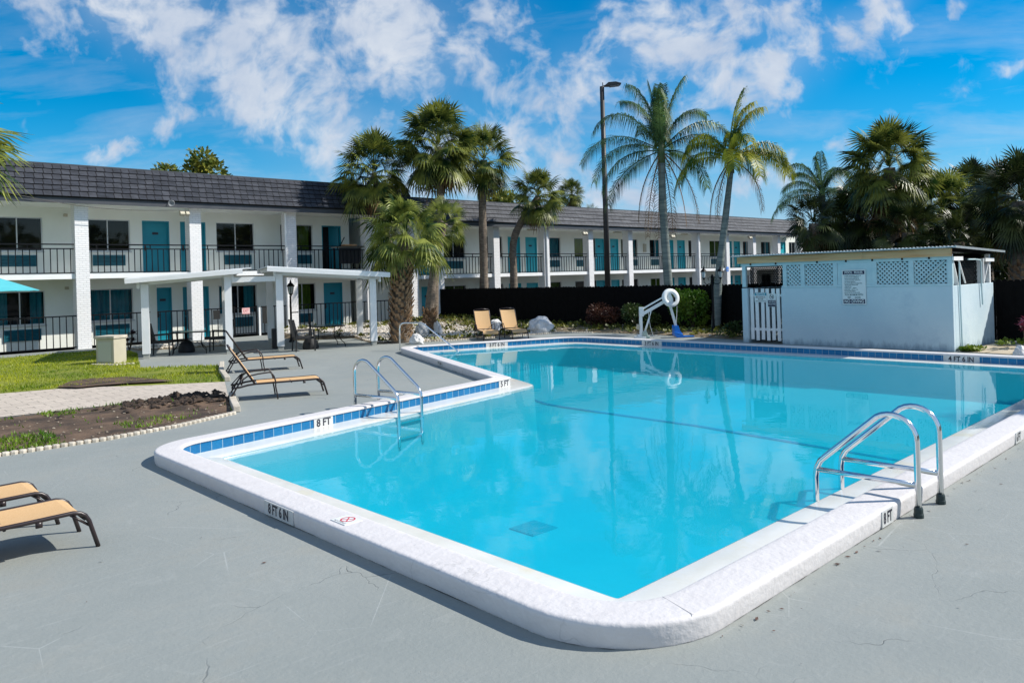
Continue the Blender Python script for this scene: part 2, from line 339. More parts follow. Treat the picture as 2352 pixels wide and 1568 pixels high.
def leafmat(name, c1, c2, scale=1.2, trans=0.22, rough=0.42): return mat(name, c1, c2, rough=rough, nscale=scale, ndetail=3, trans=trans, spec=0.28, mid=(0.38, 0.62))
L_sabal = leafmat('sabal_leaf', (0.014, 0.040, 0.010), (0.25, 0.27, 0.05), scale=1.9, trans=.28)
L_sabalY = leafmat('young_sabal_leaf', (0.018, 0.05, 0.010), (0.32, 0.35, 0.07), scale=2.6, trans=.3)
L_dark = leafmat('shaded_sabal_leaf', (0.006, 0.016, 0.006), (0.075, 0.095, 0.022), scale=1.9, trans=.15)  # sabal leaf darkened: shade of the right cluster put into the colour
L_queen = leafmat('queen_palm_leaf', (0.014, 0.05, 0.020), (0.17, 0.26, 0.075), scale=2.0, trans=.3)
L_queenY = leafmat('yellow_queen_leaf', (0.04, 0.10, 0.008), (0.50, 0.47, 0.03), scale=1.6, trans=.32)  # yellower leaf colour of the second queen palm
L_dead = leafmat('dead_frond', (0.16, 0.095, 0.045), (0.27, 0.16, 0.085), trans=0.15, rough=0.8)
L_hedge = leafmat('hedge_leaf', (0.018, 0.045, 0.012), (0.07, 0.10, 0.02))
L_red = leafmat('copperleaf', (0.03, 0.011, 0.009), (0.11, 0.045, 0.025))
L_darkshrub = leafmat('shaded_shrub_leaf', (0.006, 0.016, 0.006), (0.035, 0.055, 0.014), trans=.12)  # shrub leaf colour darkened for the shade under the right palms
L_lime = leafmat('lime_shrub_leaf', (0.05, 0.12, 0.01), (0.17, 0.25, 0.03))
L_ti = leafmat('dark_ti_leaf', (0.02, 0.012, 0.02), (0.05, 0.02, 0.03))
L_magenta = leafmat('magenta_ti_leaf', (0.05, 0.008, 0.018), (0.15, 0.015, 0.045))
L_tree = leafmat('broadleaf', (0.05, 0.10, 0.015), (0.36, 0.33, 0.05), scale=.9)
L_grass = leafmat('grass_blade', (0.15, 0.24, 0.01), (0.42, 0.44, 0.015), scale=0.7, trans=0.3)
M_trunk = mat('palm_trunk_bark', (0.13, 0.10, 0.075), (0.25, 0.20, 0.15), rough=0.9, nscale=5, bump=0.8, bscale=14, bdist=0.05, stretch=(1, 1, 3))
M_qtrunk = mat('queen_palm_bark', (0.10, 0.13, 0.13), (0.21, 0.24, 0.22), rough=0.85, nscale=2.5, bump=0.5, bscale=4, stretch=(0.6, 0.6, 6))
M_boot = mat('palm_boot', (0.16, 0.085, 0.04), (0.42, 0.27, 0.155), rough=0.9, nscale=6, bump=0.5)
M_twig = mat('bush_twig', (0.08, 0.06, 0.04), rough=0.9)

# ------------------------------------------------------------------ the setting: ground, deck, pool, beds
def rounded(poly, radii, seg=10):
    out = []; n = len(poly)
    for i in range(n):
        p = Vector((*poly[i], 0)); a = Vector((*poly[i - 1], 0)); b = Vector((*poly[(i + 1) % n], 0)); r = radii[i]
        if r <= 0: out.append(p); continue
        d1 = (a - p).normalized(); d2 = (b - p).normalized(); ang = d1.angle(d2); t = r / tan(ang / 2); c = p + (d1 + d2).normalized() * (r / sin(ang / 2))
        s = p + d1 * t - c; e = p + d2 * t - c; tot = s.angle(e); ax = s.cross(e).normalized()
        for k in range(seg + 1): out.append(c + Matrix.Rotation(tot * k / seg, 3, ax) @ s)
    return out
def subdiv(pts, step):
    out = []; n = len(pts)
    for i in range(n):
        a = pts[i]; b = pts[(i + 1) % n]; k = max(1, int((b - a).length / step + 0.5))
        for j in range(k): out.append(a.lerp(b, j / k))
    return out
def offset(pts, d):
    n = len(pts); out = []
    for i in range(n):
        a = pts[i - 1]; p = pts[i]; b = pts[(i + 1) % n]
        d1 = (p - a).normalized(); d2 = (b - p).normalized(); n1 = Vector((d1.y, -d1.x, 0)); n2 = Vector((d2.y, -d2.x, 0))
        m = (n1 + n2); m = m / max(0.35, (1 + n1.dot(n2))); out.append(p + m * d)
    return out   # counter-clockwise polygon: positive d goes outwards
def inner(d, z=0.0, it=7):   # inward offset with its corners eased round
    P = [p.copy() for p in offset(TL, d)]; n = len(P)
    for _ in range(it): P = [P[i] * .5 + (P[i - 1] + P[(i + 1) % n]) * .25 for i in range(n)]
    for p in P: p.z = z
    return P
TL = rounded([(3.33, 2.69), (17.80, 2.90), (17.80, 16.15), (12.90, 18.10), (9.95, 10.72), (3.33, 9.47)], [0.47, 0.4, 0.9, 0.35, 0.06, 0.42])
TL = subdiv(TL, 0.5)
OUT = offset(TL, 0.29); HOLE = offset(TL, 0.18)

def sheet(name, outer, holes, z, m, k='structure'):
    bm = bmesh.new(); es = []
    for lp in [outer] + holes:
        vs = [bm.verts.new((p[0], p[1], z)) for p in lp]
        for i in range(len(vs)): es.append(bm.edges.new((vs[i], vs[(i + 1) % len(vs)])))
    bmesh.ops.triangle_fill(bm, use_beauty=True, use_dissolve=False, edges=es)
    for f in bm.faces:
        if f.normal.z < 0: f.normal_flip()
    me = bpy.data.meshes.new(name); bm.to_mesh(me); bm.free(); me.materials.append(m)
    return kind(link(bpy.data.objects.new(name, me)), k)

def deck_material():
    m = bpy.data.materials.new('grey_deck_paint'); m.use_nodes = True; nt = m.node_tree; N = nt.nodes; L = nt.links; b = N['Principled BSDF']
    b.inputs['Roughness'].default_value = 0.72; b.inputs['Specular IOR Level'].default_value = 0.35
    tc = N.new('ShaderNodeTexCoord'); V = tc.outputs['Object']
    def noi(s, d, r=0.55, dist=0.0, vec=None):
        n = N.new('ShaderNodeTexNoise'); n.inputs['Scale'].default_value = s; n.inputs['Detail'].default_value = d; n.inputs['Roughness'].default_value = r; n.inputs['Distortion'].default_value = dist
        L.new(vec or V, n.inputs['Vector']); return n
    def rng(v, a, b_, c, d):
        n = N.new('ShaderNodeMapRange'); n.inputs['From Min'].default_value = a; n.inputs['From Max'].default_value = b_; n.inputs['To Min'].default_value = c; n.inputs['To Max'].default_value = d; L.new(v, n.inputs['Value']); return n.outputs[0]
    def mix(f, a, b_, t='MIX'):
        n = N.new('ShaderNodeMix'); n.data_type = 'RGBA'; n.blend_type = t
        if isinstance(f, float): n.inputs['Factor'].default_value = f
        else: L.new(f, n.inputs['Factor'])
        for i, v in ((6, a), (7, b_)):
            if isinstance(v, tuple): n.inputs[i].default_value = (*v, 1)
            else: L.new(v, n.inputs[i])
        return n.outputs[2]
    c = mix(rng(noi(0.45, 6, 0.6).outputs[0], 0.35, 0.65, 0, 1), (0.262, 0.282, 0.268), (0.312, 0.328, 0.310))
    c = mix(rng(noi(0.9, 5, 0.7).outputs[0], 0.52, 0.75, 0, 0.5), c, (0.30, 0.285, 0.24))
    c = mix(rng(noi(9, 6, 0.7).outputs[0], 0.3, 0.75, 0, 0.35), c, (0.22, 0.245, 0.24))
    wn = noi(1.4, 4, 0.6); wv = N.new('ShaderNodeVectorMath'); wv.operation = 'MULTIPLY_ADD'; L.new(wn.outputs['Color'], wv.inputs[0]); wv.inputs[1].default_value = (0.5, 0.5, 0); L.new(V, wv.inputs[2])
    def cracks(scale, width, src, gate_scale, lo, hi):
        vo = N.new('ShaderNodeTexVoronoi'); vo.feature = 'DISTANCE_TO_EDGE'; vo.inputs['Scale'].default_value = scale; L.new(src, vo.inputs['Vector'])
        e = rng(vo.outputs['Distance'], 0.0, width, 1, 0)
        gt = rng(noi(gate_scale, 2).outputs[0], lo, hi, 0, 1)
        mm = N.new('ShaderNodeMath'); mm.operation = 'MULTIPLY'; L.new(e, mm.inputs[0]); L.new(gt, mm.inputs[1]); return mm.outputs[0]
    ck = cracks(1.1, 0.0045, wv.outputs[0], 1.0, 0.55, 0.64)
    sc = cracks(0.9, 0.0035, V, 1.1, 0.52, 0.60)
    c = mix(rng(noi(0.28, 8, 0.72, 1.2).outputs[0], 0.50, 0.66, 0, 0.38), c, (0.235, 0.255, 0.25))
    c = mix(rng(noi(2.6, 7, 0.7, 0.8).outputs[0], 0.58, 0.70, 0, 0.30), c, (0.37, 0.385, 0.37))
    mp = N.new('ShaderNodeMapping'); mp.inputs['Rotation'].default_value = (0, 0, radians(28)); mp.inputs['Scale'].default_value = (1.2, 16, 1); L.new(V, mp.inputs[0])
    c = mix(rng(noi(1.6, 5, 0.6, 0.6, mp.outputs[0]).outputs[0], 0.60, 0.72, 0, 0.30), c, (0.38, 0.395, 0.38))
    sm = N.new('ShaderNodeMath'); sm.operation = 'MULTIPLY'; sm.inputs[1].default_value = 0.6; L.new(sc, sm.inputs[0])
    c = mix(sm.outputs[0], c, (0.42, 0.44, 0.43)); c = mix(ck, c, (0.10, 0.11, 0.11))
    sp = noi(60, 2, 0.5); c = mix(rng(sp.outputs[0], 0.70, 0.78, 0, 0.5), c, (0.44, 0.44, 0.43))
    L.new(c, b.inputs['Base Color'])
    h = N.new('ShaderNodeMath'); h.operation = 'SUBTRACT'; L.new(noi(26, 8, 0.65).outputs[0], h.inputs[0]); L.new(ck, h.inputs[1])
    bp = N.new('ShaderNodeBump'); bp.inputs['Strength'].default_value = 0.36; bp.inputs['Distance'].default_value = 0.014; L.new(h.outputs[0], bp.inputs['Height']); L.new(bp.outputs[0], b.inputs['Normal'])
    return m
M_deck = deck_material()
M_lot = mat('lot_asphalt', (0.06, 0.06, 0.06), (0.09, 0.09, 0.088), rough=0.9, nscale=0.6)
BIG = [(-3000, -3000), (3000, -3000), (3000, 3000), (-3000, 3000)]
sheet('ground', BIG, [HOLE], -0.37, M_lot)
kind(sheet('pool_deck', [(-14, -12), (23.0, -12), (23.0, 29.55), (-14, 29.55)], [HOLE], 0.0, M_deck), 'structure')

def schlick(nt, f0, normal=None, top=1.0):
    N = nt.nodes; L = nt.links; lw = N.new('ShaderNodeLayerWeight'); lw.inputs['Blend'].default_value = 0.5
    if normal: L.new(normal, lw.inputs['Normal'])
    pw = N.new('ShaderNodeMath'); pw.operation = 'POWER'; L.new(lw.outputs['Facing'], pw.inputs[0]); pw.inputs[1].default_value = 5.0
    ma = N.new('ShaderNodeMath'); ma.operation = 'MULTIPLY_ADD'; L.new(pw.outputs[0], ma.inputs[0]); ma.inputs[1].default_value = top - f0; ma.inputs[2].default_value = f0
    return ma.outputs[0]
# --- pool
def loft(mb, loops, uvs=None):
    n = len(loops[0]); ids = [[mb.vert(p) for p in lp] for lp in loops]
    for a, b, in zip(range(len(loops) - 1), range(1, len(loops))):
        for i in range(n):
            j = (i + 1) % n
            uv = None
            if uvs: uv = [(uvs[a][0][i], uvs[a][1]), (uvs[a][0][i + 1], uvs[a][1]), (uvs[b][0][i + 1], uvs[b][1]), (uvs[b][0][i], uvs[b][1])]
            mb.face([ids[a][i], ids[a][j], ids[b][j], ids[b][i]], uv)
def lp(d, z): return [Vector((p.x, p.y, z)) for p in offset(TL, d)]
pool = thing('swimming_pool', 'large white-rimmed swimming pool with blue waterline tiles and angled shallow end', 'pool', (0, 0, 0))
M_cop = mat('coping_plaster', (0.635, 0.605, 0.60), (0.675, 0.645, 0.64), rough=0.7, nscale=7, bump=0.36, bscale=21, bdist=0.018, stain=((0.60, 0.58, 0.55), 1.3, 0.62, 0.85, 0.35))
def add_cracks(m, scale, width, col):
    nt = m.node_tree; N = nt.nodes; L = nt.links; b = N['Principled BSDF']; src = b.inputs['Base Color'].links[0].from_socket; tc = N.new('ShaderNodeTexCoord')
    nn = N.new('ShaderNodeTexNoise'); nn.inputs['Scale'].default_value = 3; nn.inputs['Detail'].default_value = 5; L.new(tc.outputs['Object'], nn.inputs['Vector'])
    ma = N.new('ShaderNodeVectorMath'); ma.operation = 'MULTIPLY_ADD'; ma.inputs[1].default_value = (.3, .3, .3); L.new(nn.outputs['Color'], ma.inputs[0]); L.new(tc.outputs['Object'], ma.inputs[2])
    vo = N.new('ShaderNodeTexVoronoi'); vo.feature = 'DISTANCE_TO_EDGE'; vo.inputs['Scale'].default_value = scale; L.new(ma.outputs[0], vo.inputs['Vector'])
    mr = N.new('ShaderNodeMapRange'); mr.inputs['From Max'].default_value = width; mr.inputs['To Min'].default_value = .4; mr.inputs['To Max'].default_value = 0; L.new(vo.outputs['Distance'], mr.inputs['Value'])
    g2 = N.new('ShaderNodeTexNoise'); g2.inputs['Scale'].default_value = 1.1; L.new(tc.outputs['Object'], g2.inputs['Vector']); m3 = N.new('ShaderNodeMapRange'); m3.inputs['From Min'].default_value = .5; m3.inputs['From Max'].default_value = .6; L.new(g2.outputs[0], m3.inputs['Value'])
    mu = N.new('ShaderNodeMath'); mu.operation = 'MULTIPLY'; L.new(mr.outputs[0], mu.inputs[0]); L.new(m3.outputs[0], mu.inputs[1])
    mx = N.new('ShaderNodeMix'); mx.data_type = 'RGBA'; L.new(mu.outputs[0], mx.inputs['Factor']); L.new(src, mx.inputs[6]); mx.inputs[7].default_value = (*col, 1); L.new(mx.outputs[2], b.inputs['Base Color'])
add_cracks(M_cop, 0.9, 0.004, (0.38, 0.37, 0.36))
mb = MB()
loft(mb, [lp(0.280, 0.0), lp(0.286, 0.03), lp(0.29, 0.108), lp(0.290, 0.118), lp(0.2875, 0.127), lp(0.282, 0.135), lp(0.274, 0.1405), lp(0.264, 0.143), lp(0.252, 0.1438), lp(0.05, 0.147), lp(0.015, 0.1455), lp(0.0, 0.141), lp(-0.012, 0.132), lp(-0.015, 0.112), lp(0.004, 0.108)])
mb.build('coping', M_cop, pool, smooth=True)
per = [0.0]
for i in range(len(TL)): per.append(per[-1] + (TL[(i + 1) % len(TL)] - TL[i]).length)
M_tile = brickmat('blue_glazed_tile', (0.008, 0.13, 0.31), (0.012, 0.17, 0.37), (0.30, 0.40, 0.46), 0.152, 0.146, 0.0045, spec=0.3, rough=0.22, bump=0.3, offset=0.0, vary=(30, 0.10))
mb = MB(); loft(mb, [lp(0.0, 0.112), lp(0.0, -0.013)], [(per, 0.146), (per, 0.0)]); mb.build('waterline_tile', M_tile, pool)
LW = -0.452
M_ledge = mat('ledge_plaster', (0.72, 0.72, 0.67), (0.80, 0.79, 0.75), rough=0.16, nscale=2.5, stain=((0.74, 0.66, 0.42), 1.4, 0.55, 0.72, 0.7))
mb = MB(); loft(mb, [lp(0.0, -0.012), lp(LW * .5, -0.016), inner(LW + 0.03, -0.019), inner(LW + .008, -0.026), inner(LW, -0.06)]); mb.build('ledge', M_ledge, pool, smooth=True)
LW = -0.452
def floor_z(x, y):
    t = min(1, max(0, (x - 8.6) / 3.2)); t = t * t * (3 - 2 * t); return -1.45 + 0.45 * t + 0.34 * min(1, max(0, (x - 12.5) / 4))
M_basin = mat('pool_plaster', (0.26, 0.51, 0.63), (0.32, 0.57, 0.68), rough=0.8, nscale=0.8, stain=((0.26, 0.50, 0.61), 0.5, 0.5, 0.8, 0.4))
def ring_wall(bm, seq):
    prev = None
    for d, z in seq:
        q = [bm.verts.new((p.x, p.y, z)) for p in (inner(d) if d < -.2 else offset(TL, d))]
        if prev:
            for i in range(len(q)): bm.faces.new((prev[i], prev[(i + 1) % len(q)], q[(i + 1) % len(q)], q[i]))
        prev = q
    return prev
def bm_obj(bm, name, m, parent=None, smooth=False):
    me = bpy.data.meshes.new(name); bm.to_mesh(me); bm.free(); me.materials.append(m); me.polygons.foreach_set('use_smooth', [smooth] * len(me.polygons))
    o = link(bpy.data.objects.new(name, me)); o.parent = parent; return o
bm = bmesh.new(); ring_wall(bm, [(-0.52, -1.9), (-0.475, -0.55), (LW - 0.002, -0.06)]); bmesh.ops.recalc_face_normals(bm, faces=bm.faces); bm_obj(bm, 'basin_wall', M_basin, pool, True)
bm = bmesh.new(); gx_, gy_ = 40, 44; gv = [[bm.verts.new((3.3 + 15 * i / gx_, 2.4 + 16.4 * j / gy_, floor_z(3.3 + 15 * i / gx_, 2.4 + 16.4 * j / gy_))) for j in range(gy_ + 1)] for i in range(gx_ + 1)]
for i in range(gx_):
    for j in range(gy_): bm.faces.new((gv[i][j], gv[i + 1][j], gv[i + 1][j + 1], gv[i][j + 1]))
bm_obj(bm, 'basin_floor', M_basin, pool, True)
def water_material():
    m = bpy.data.materials.new('pool_water'); m.use_nodes = True; nt = m.node_tree; N = nt.nodes; L = nt.links; N.remove(N['Principled BSDF'])
    out = N['Material Output']; tr = N.new('ShaderNodeBsdfTransparent'); gl = N.new('ShaderNodeBsdfGlossy'); gl.inputs['Roughness'].default_value = 0.0
    mx = N.new('ShaderNodeMixShader')
    tc = N.new('ShaderNodeTexCoord')
    n1 = N.new('ShaderNodeTexNoise'); n1.inputs['Scale'].default_value = 1.3; n1.inputs['Detail'].default_value = 3; L.new(tc.outputs['Object'], n1.inputs['Vector'])
    n2 = N.new('ShaderNodeTexNoise'); n2.inputs['Scale'].default_value = 6.0; n2.inputs['Detail'].default_value = 3; L.new(tc.outputs['Object'], n2.inputs['Vector'])
    ad = N.new('ShaderNodeMath'); ad.operation = 'MULTIPLY_ADD'; L.new(n2.outputs[0], ad.inputs[0]); ad.inputs[1].default_value = 0.22; L.new(n1.outputs[0], ad.inputs[2])
    bp = N.new('ShaderNodeBump'); bp.inputs['Strength'].default_value = 0.13; bp.inputs['Distance'].default_value = 0.02; L.new(ad.outputs[0], bp.inputs['Height'])
    L.new(bp.outputs[0], gl.inputs['Normal'])
    L.new(schlick(nt, 0.02, bp.outputs[0], 0.80), mx.inputs[0]); df = N.new('ShaderNodeBsdfDiffuse'); df.inputs['Color'].default_value = (0.02, 0.54, 0.68, 1); m2 = N.new('ShaderNodeMixShader'); m2.inputs[0].default_value = 0.30
    L.new(tr.outputs[0], m2.inputs[1]); L.new(df.outputs[0], m2.inputs[2]); L.new(m2.outputs[0], mx.inputs[1]); L.new(gl.outputs[0], mx.inputs[2]); L.new(mx.outputs[0], out.inputs['Surface'])
    va = N.new('ShaderNodeVolumeAbsorption'); va.inputs['Color'].default_value = (0.0, 0.965, 0.992, 1); va.inputs['Density'].default_value = 0.62
    L.new(va.outputs[0], out.inputs['Volume'])
    return m
bm = bmesh.new(); top_ = ring_wall(bm, [(0.012, -2.4), (0.012, -0.022)])
bm.faces.new(top_); bm.verts.ensure_lookup_table(); bm.faces.new(bm.verts[:len(TL)][::-1]); bmesh.ops.recalc_face_normals(bm, faces=bm.faces)
kind(bm_obj(bm, 'water', water_material()), 'structure')
# floor stripe and main drain
mb = MB(); M_stripe = mat('floor_stripe', (0.02, 0.20, 0.42), rough=0.6)
def on_floor(x, y):
    z = -0.95
    for _ in range(6): q = g(x, y, z); z = floor_z(q.x, q.y)
    return q
st = [on_floor(x, y) for x, y in ((1194, 897), (1204, 908), (1222, 917), (1255, 928), (1300, 936), (1600, 978), (1900, 1030), (2050, 1056))] + [Vector((12.5, 3.6, 0))]
for a, b in zip(st, st[1:]):
    a = Vector((a.x, a.y, floor_z(a.x, a.y) + 0.008)); b = Vector((b.x, b.y, floor_z(b.x, b.y) + 0.008)); mb.bar(a, b, 0.10, 0.012)
mb.build('floor_stripe', M_stripe, pool)
mb = MB(); mb.box(7.24, 7.71, 7.44, 7.91, -1.5, -1.435)
for i in range(6): mb.box(7.26, 7.69, 7.47 + i * 0.075, 7.49 + i * 0.075, -1.436, -1.428)
mb.build('main_drain', mat('drain_cover', (0.10, 0.33, 0.45), rough=0.6), pool)
# round entry steps in the shallow corner
mb = MB(); stepc = Vector((13.35, 17.55, 0))
for i, r in enumerate((0.7, 1.15, 1.6)):
    z = -0.18 - 0.2 * i; pts = []
    for k in range(25):
        a = radians(-120 + k * 170 / 24); pts.append((stepc.x + r * cos(a), stepc.y + r * sin(a)))
    pts = [p for p in pts]; mb.prism(pts, -1.05, z)
mb.build('steps', M_basin, pool)
M_seam = mat('dirt_seam', (0.03, 0.03, 0.03), (0.09, 0.085, 0.08), rough=.95, nscale=6)
for i in (8, 31, 44, 70, 96, 120):
    if i < len(TL):
        p0, p1 = offset(TL, 0.283)[i], offset(TL, 0.012)[i]; k = MB(); k.bar((p0.x, p0.y, .1452), (p1.x, p1.y, .1472), .004, .0016); k.build('joint', mat('joint_line', (0.56, 0.54, 0.53), rough=.9), pool)
mb = MB(); o1 = subdiv(offset(TL, 0.281), .04); pv = None; al = 0.0
for a, b in zip(o1, o1[1:] + o1[:1]):
    d_ = (b - a); al += d_.length; d_.normalize(); w_ = max(.0012, .010 * (mnoise.noise(Vector((al * 2.1, 3.3, 0))) + .12) + .006 * mnoise.noise(Vector((al * 9, 8, 0)))); n_ = Vector((d_.y, -d_.x, 0)) * w_
    cur = (mb.vert((a.x, a.y, .0035)), mb.vert((a.x + n_.x, a.y + n_.y, .0035)))
    if pv: mb.face([pv[0], pv[1], cur[1], cur[0]])
    pv = cur
mb.build('dirt_seam', M_seam, pool)
# depth markers
M_marker = mat('marker_tile', (0.52, 0.53, 0.52), (0.62, 0.62, 0.61), rough=.4, nscale=9)
ext_i = 0
def marker(txt, c, right, up, h=0.135, plate_w=None, parent=pool):
    global ext_i
    right = Vector(right).normalized(); up = Vector(up).normalized(); n = right.cross(up); c = Vector(c)
    w = plate_w or 0.085 * len(txt)
    mb = MB(); mb.obox(c, right * w / 2, up * h / 2, n * 0.004); p = mb.build('depth_marker', M_marker, parent)
    text_mb(txt, h * 0.98, c + n * 0.0056, right, up, M_ink, 'lettering', p, squash=w * 0.92 / (len(txt) * h * 0.56), bold=0.004)
    return p
def tline(a, b, t, off, z):   # point on a straight tile side
    a = Vector((*a, 0)); b = Vector((*b, 0)); d = (b - a).normalized(); n = Vector((d.y, -d.x, 0)); p = a.lerp(b, t) - n * off; p.z = z; return p, d, n
A0, A1 = (3.33, 9.47), (9.95, 10.72)
for X, tx in ((5.55, '8 FT'), (9.76, '5 FT')):
    t = (X - A0[0]) / (A1[0] - A0[0]); p = Vector((X, A0[1] + t * (A1[1] - A0[1]), 0.042)); d = Vector((A1[0] - A0[0], A1[1] - A0[1], 0)).normalized()
    n = d.cross(UP); marker(tx, p + n * 0.004, d, UP, 0.148, plate_w=0.34)
Fd = (Vector((17.80, 16.15, 0)) - Vector((12.90, 18.10, 0))).normalized()
p = Vector((15.38, 18.10 - 2.48 * (1.95 / 4.90), 0.042)); marker('3 FT 6 IN', p + Fd.cross(UP) * 0.004, Fd, UP, 0.148, plate_w=0.68)
for (px_, tx) in ((1497, '3 FT 6 IN'), (2208, '4 FT 6 IN')):
    q = fx(px_, 792 if px_ < 1600 else 829, 17.8); marker(tx, (17.796, q.y, 0.042), (0, -1, 0), UP, 0.148, plate_w=0.68)
q = fx(643, 1178, 3.05); marker('8 FT 6 IN', (3.038, q.y, 0.072), (0, -1, 0), UP, 0.118, plate_w=0.52)
qs = g(2026, 1183, 0.07); marker('8 FT', (qs.x - 0.02, 2.398 + .0145 * (qs.x - 3.33), 0.072), (1, 0.014, 0), UP, 0.12, plate_w=0.22)
qs = g(2322, 1002, 0.07); marker('6 FT', (qs.x, 2.398 + .0145 * (qs.x - 3.33), 0.072), (1, 0.014, 0), UP, 0.12, plate_w=0.22)
DA, DB = Vector((9.95, 10.72, 0)), Vector((12.90, 18.10, 0)); Dd = (DA - DB).normalized(); Dn = Dd.cross(UP)
pd_ = g(1007, 835, 0.07); t_ = (pd_ - DB).dot(Dd); pp = DB + Dd * t_ + Dn * 0.295; pp.z = 0.075
marker('3 FT 6 IN', pp, Dd, UP, 0.10, plate_w=0.42)
# no-diving tile on the coping top
c = g(796, 1193, 0.15); c.z = 0.1475
mb = MB(); mb.obox(c, (0, -0.105, 0), (0.08, 0, 0), (0, 0, 0.003)); nd_ = mb.build('no_diving_tile', M_signw, pool)
mb = MB(); pr = [(0.043, 0), (0.043, 0.004), (0.034, 0.004), (0.034, 0)]
for k in range(24):
    a0 = 2 * pi * k / 24; a1 = 2 * pi * (k + 1) / 24
    cc = c + Vector((0.012, 0, 0.0042))
    mb.quad(cc + Vector((cos(a0) * .060, sin(a0) * .060, 0)), cc + Vector((cos(a1) * .060, sin(a1) * .060, 0)), cc + Vector((cos(a1) * .049, sin(a1) * .049, 0)), cc + Vector((cos(a0) * .049, sin(a0) * .049, 0)))
mb.bar(cc + Vector((-.036, -.036, 0)), cc + Vector((.036, .036, 0)), 0.010, 0.001); mb.bar(cc + Vector((-.036, .036, 0)), cc + Vector((.036, -.036, 0)), 0.006, 0.0008)
mb.build('ban_symbol', M_red, nd_)
text_mb('NO DIVING', 0.034, c + Vector((-0.062, 0, 0.0035)), (0, -1, 0), (1, 0, 0), M_ink, 'lettering', nd_, squash=0.9)

# --- lawn, soil, paved path, pebble bed
LAWN = [(-12, 19.6), (0, 18.6), (3.13, 18.25), (4.34, 17.97), (5.4, 16.95), (6.72, 16.05), (8.15, 19.45), (6.56, 20.71), (7.3, 23.2), (8.0, 25.5), (8.3, 28.25), (-12, 28.25)]
PATH = [(-12, 16.6), (2.52, 14.76), (3.68, 14.63), (4.89, 14.55), (5.85, 13.8), (6.72, 16.0), (5.4, 16.9), (4.34, 17.92), (3.13, 18.2), (0, 18.55), (-12, 19.55)]
SOIL = [(-12, 12.2), (1.0, 11.5), (1.93, 11.37), (3.12, 11.37), (4.1, 11.55), (5.19, 12.0), (5.82, 13.75), (4.89, 14.5), (3.68, 14.58), (2.52, 14.7), (-12, 16.55)]
BED = [(13.3, 25.4), (15.0, 24.4), (14.0, 21.5), (14.77, 20.75), (15.84, 20.12), (18.28, 19.5), (20.16, 19.15), (20.75, 17.6), (20.92, 15.57), (20.6, 13.6), (20.34, 12.18), (20.2, 11.7), (22.86, 11.7), (22.86, 29.4), (14.2, 29.4)]
BED2 = [(8.4, 26.6), (11.0, 25.5), (11.6, 28.1), (8.5, 28.2)]
def inside(P, x, y):
    c = False; n = len(P)
    for i in range(n):
        x1, y1 = P[i]; x2, y2 = P[(i + 1) % n]
        if (y1 > y) != (y2 > y) and x < (x2 - x1) * (y - y1) / (y2 - y1) + x1: c = not c
    return c
def terrain(name, poly, hf, m, step, k='structure'):
    bm = bmesh.new(); V = [Vector((*p, 0)) for p in poly]; V = subdiv(V, step)
    vs = [bm.verts.new(v) for v in V]; es = [bm.edges.new((vs[i], vs[(i + 1) % len(vs)])) for i in range(len(vs))]
    bmesh.ops.triangle_fill(bm, use_beauty=True, use_dissolve=False, edges=es); bmesh.ops.triangulate(bm, faces=bm.faces[:])
    for it in range(4):
        lg = [e for e in bm.edges if e.calc_length() > step * 1.6]
        if not lg: break
        bmesh.ops.subdivide_edges(bm, edges=lg, cuts=1); bmesh.ops.triangulate(bm, faces=bm.faces[:])
    for v in bm.verts:
        v.co.z = 0.004 if v.is_boundary else hf(v.co.x, v.co.y)
    for f in bm.faces:
        if f.normal.z < 0: f.normal_flip()
        f.smooth = True
    me = bpy.data.meshes.new(name); bm.to_mesh(me); bm.free(); me.materials.append(m)
    return kind(link(bpy.data.objects.new(name, me)), k)
def nz(x, y, s, o=0.0): return mnoise.noise(Vector((x * s + o, y * s - o, o * 1.7)))
def soil_h(x, y):
    clod = max(0, 1 - ((x - 5.0) / 1.3) ** 2 - ((y - 13.7) / 0.75) ** 2)
    return 0.025 + 0.025 * nz(x, y, 1.6) + 0.02 * nz(x, y, 5) + clod * (0.05 + 0.10 * max(0, nz(x, y, 6.5, 3)))
def bed_h(x, y):
    a = min(1, max(0, (y - 22.5) / 5)); b = min(1, max(0, (x - 20) / 2.5)); return 0.03 + 0.16 * a * a * (3 - 2 * a) + 0.08 * b + 0.02 * nz(x, y, 2)
M_turf = mat('turf_soil', (0.13, 0.16, 0.012), (0.22, 0.24, 0.02), rough=0.95, nscale=1.1, stain=((0.10, 0.075, 0.04), 0.8, 0.60, 0.70, 0.8))
M_soil = mat('dark_soil', (0.045, 0.03, 0.02), (0.15, 0.095, 0.06), rough=0.95, nscale=2.2, bump=0.8, bscale=30, stain=((0.20, 0.14, 0.08), 3.0, 0.58, 0.75, 0.6))
M_bed = mat('bed_mulch', (0.16, 0.12, 0.075), (0.30, 0.24, 0.15), rough=0.95, nscale=3, bump=0.6, bscale=30)
M_pav = brickmat('sand_pavers', (0.50, 0.43, 0.36), (0.57, 0.49, 0.41), (0.24, 0.21, 0.17), 0.42, 0.24, 0.008, rough=0.85, bump=0.5, uv=False, vary=(5, 0.12))
terrain('lawn_soil', LAWN, lambda x, y: 0.02 + 0.02 * nz(x, y, 0.8), M_turf, 0.7)
terrain('soil_bed', SOIL, soil_h, M_soil, 0.13)
terrain('garden_bed', BED, bed_h, M_bed, 0.5)
terrain('gravel_strip', BED2, lambda x, y: 0.03, M_bed, 0.5)
kind(sheet('paver_path', PATH, [], 0.012, M_pav), 'structure')
RND = random.Random(7)
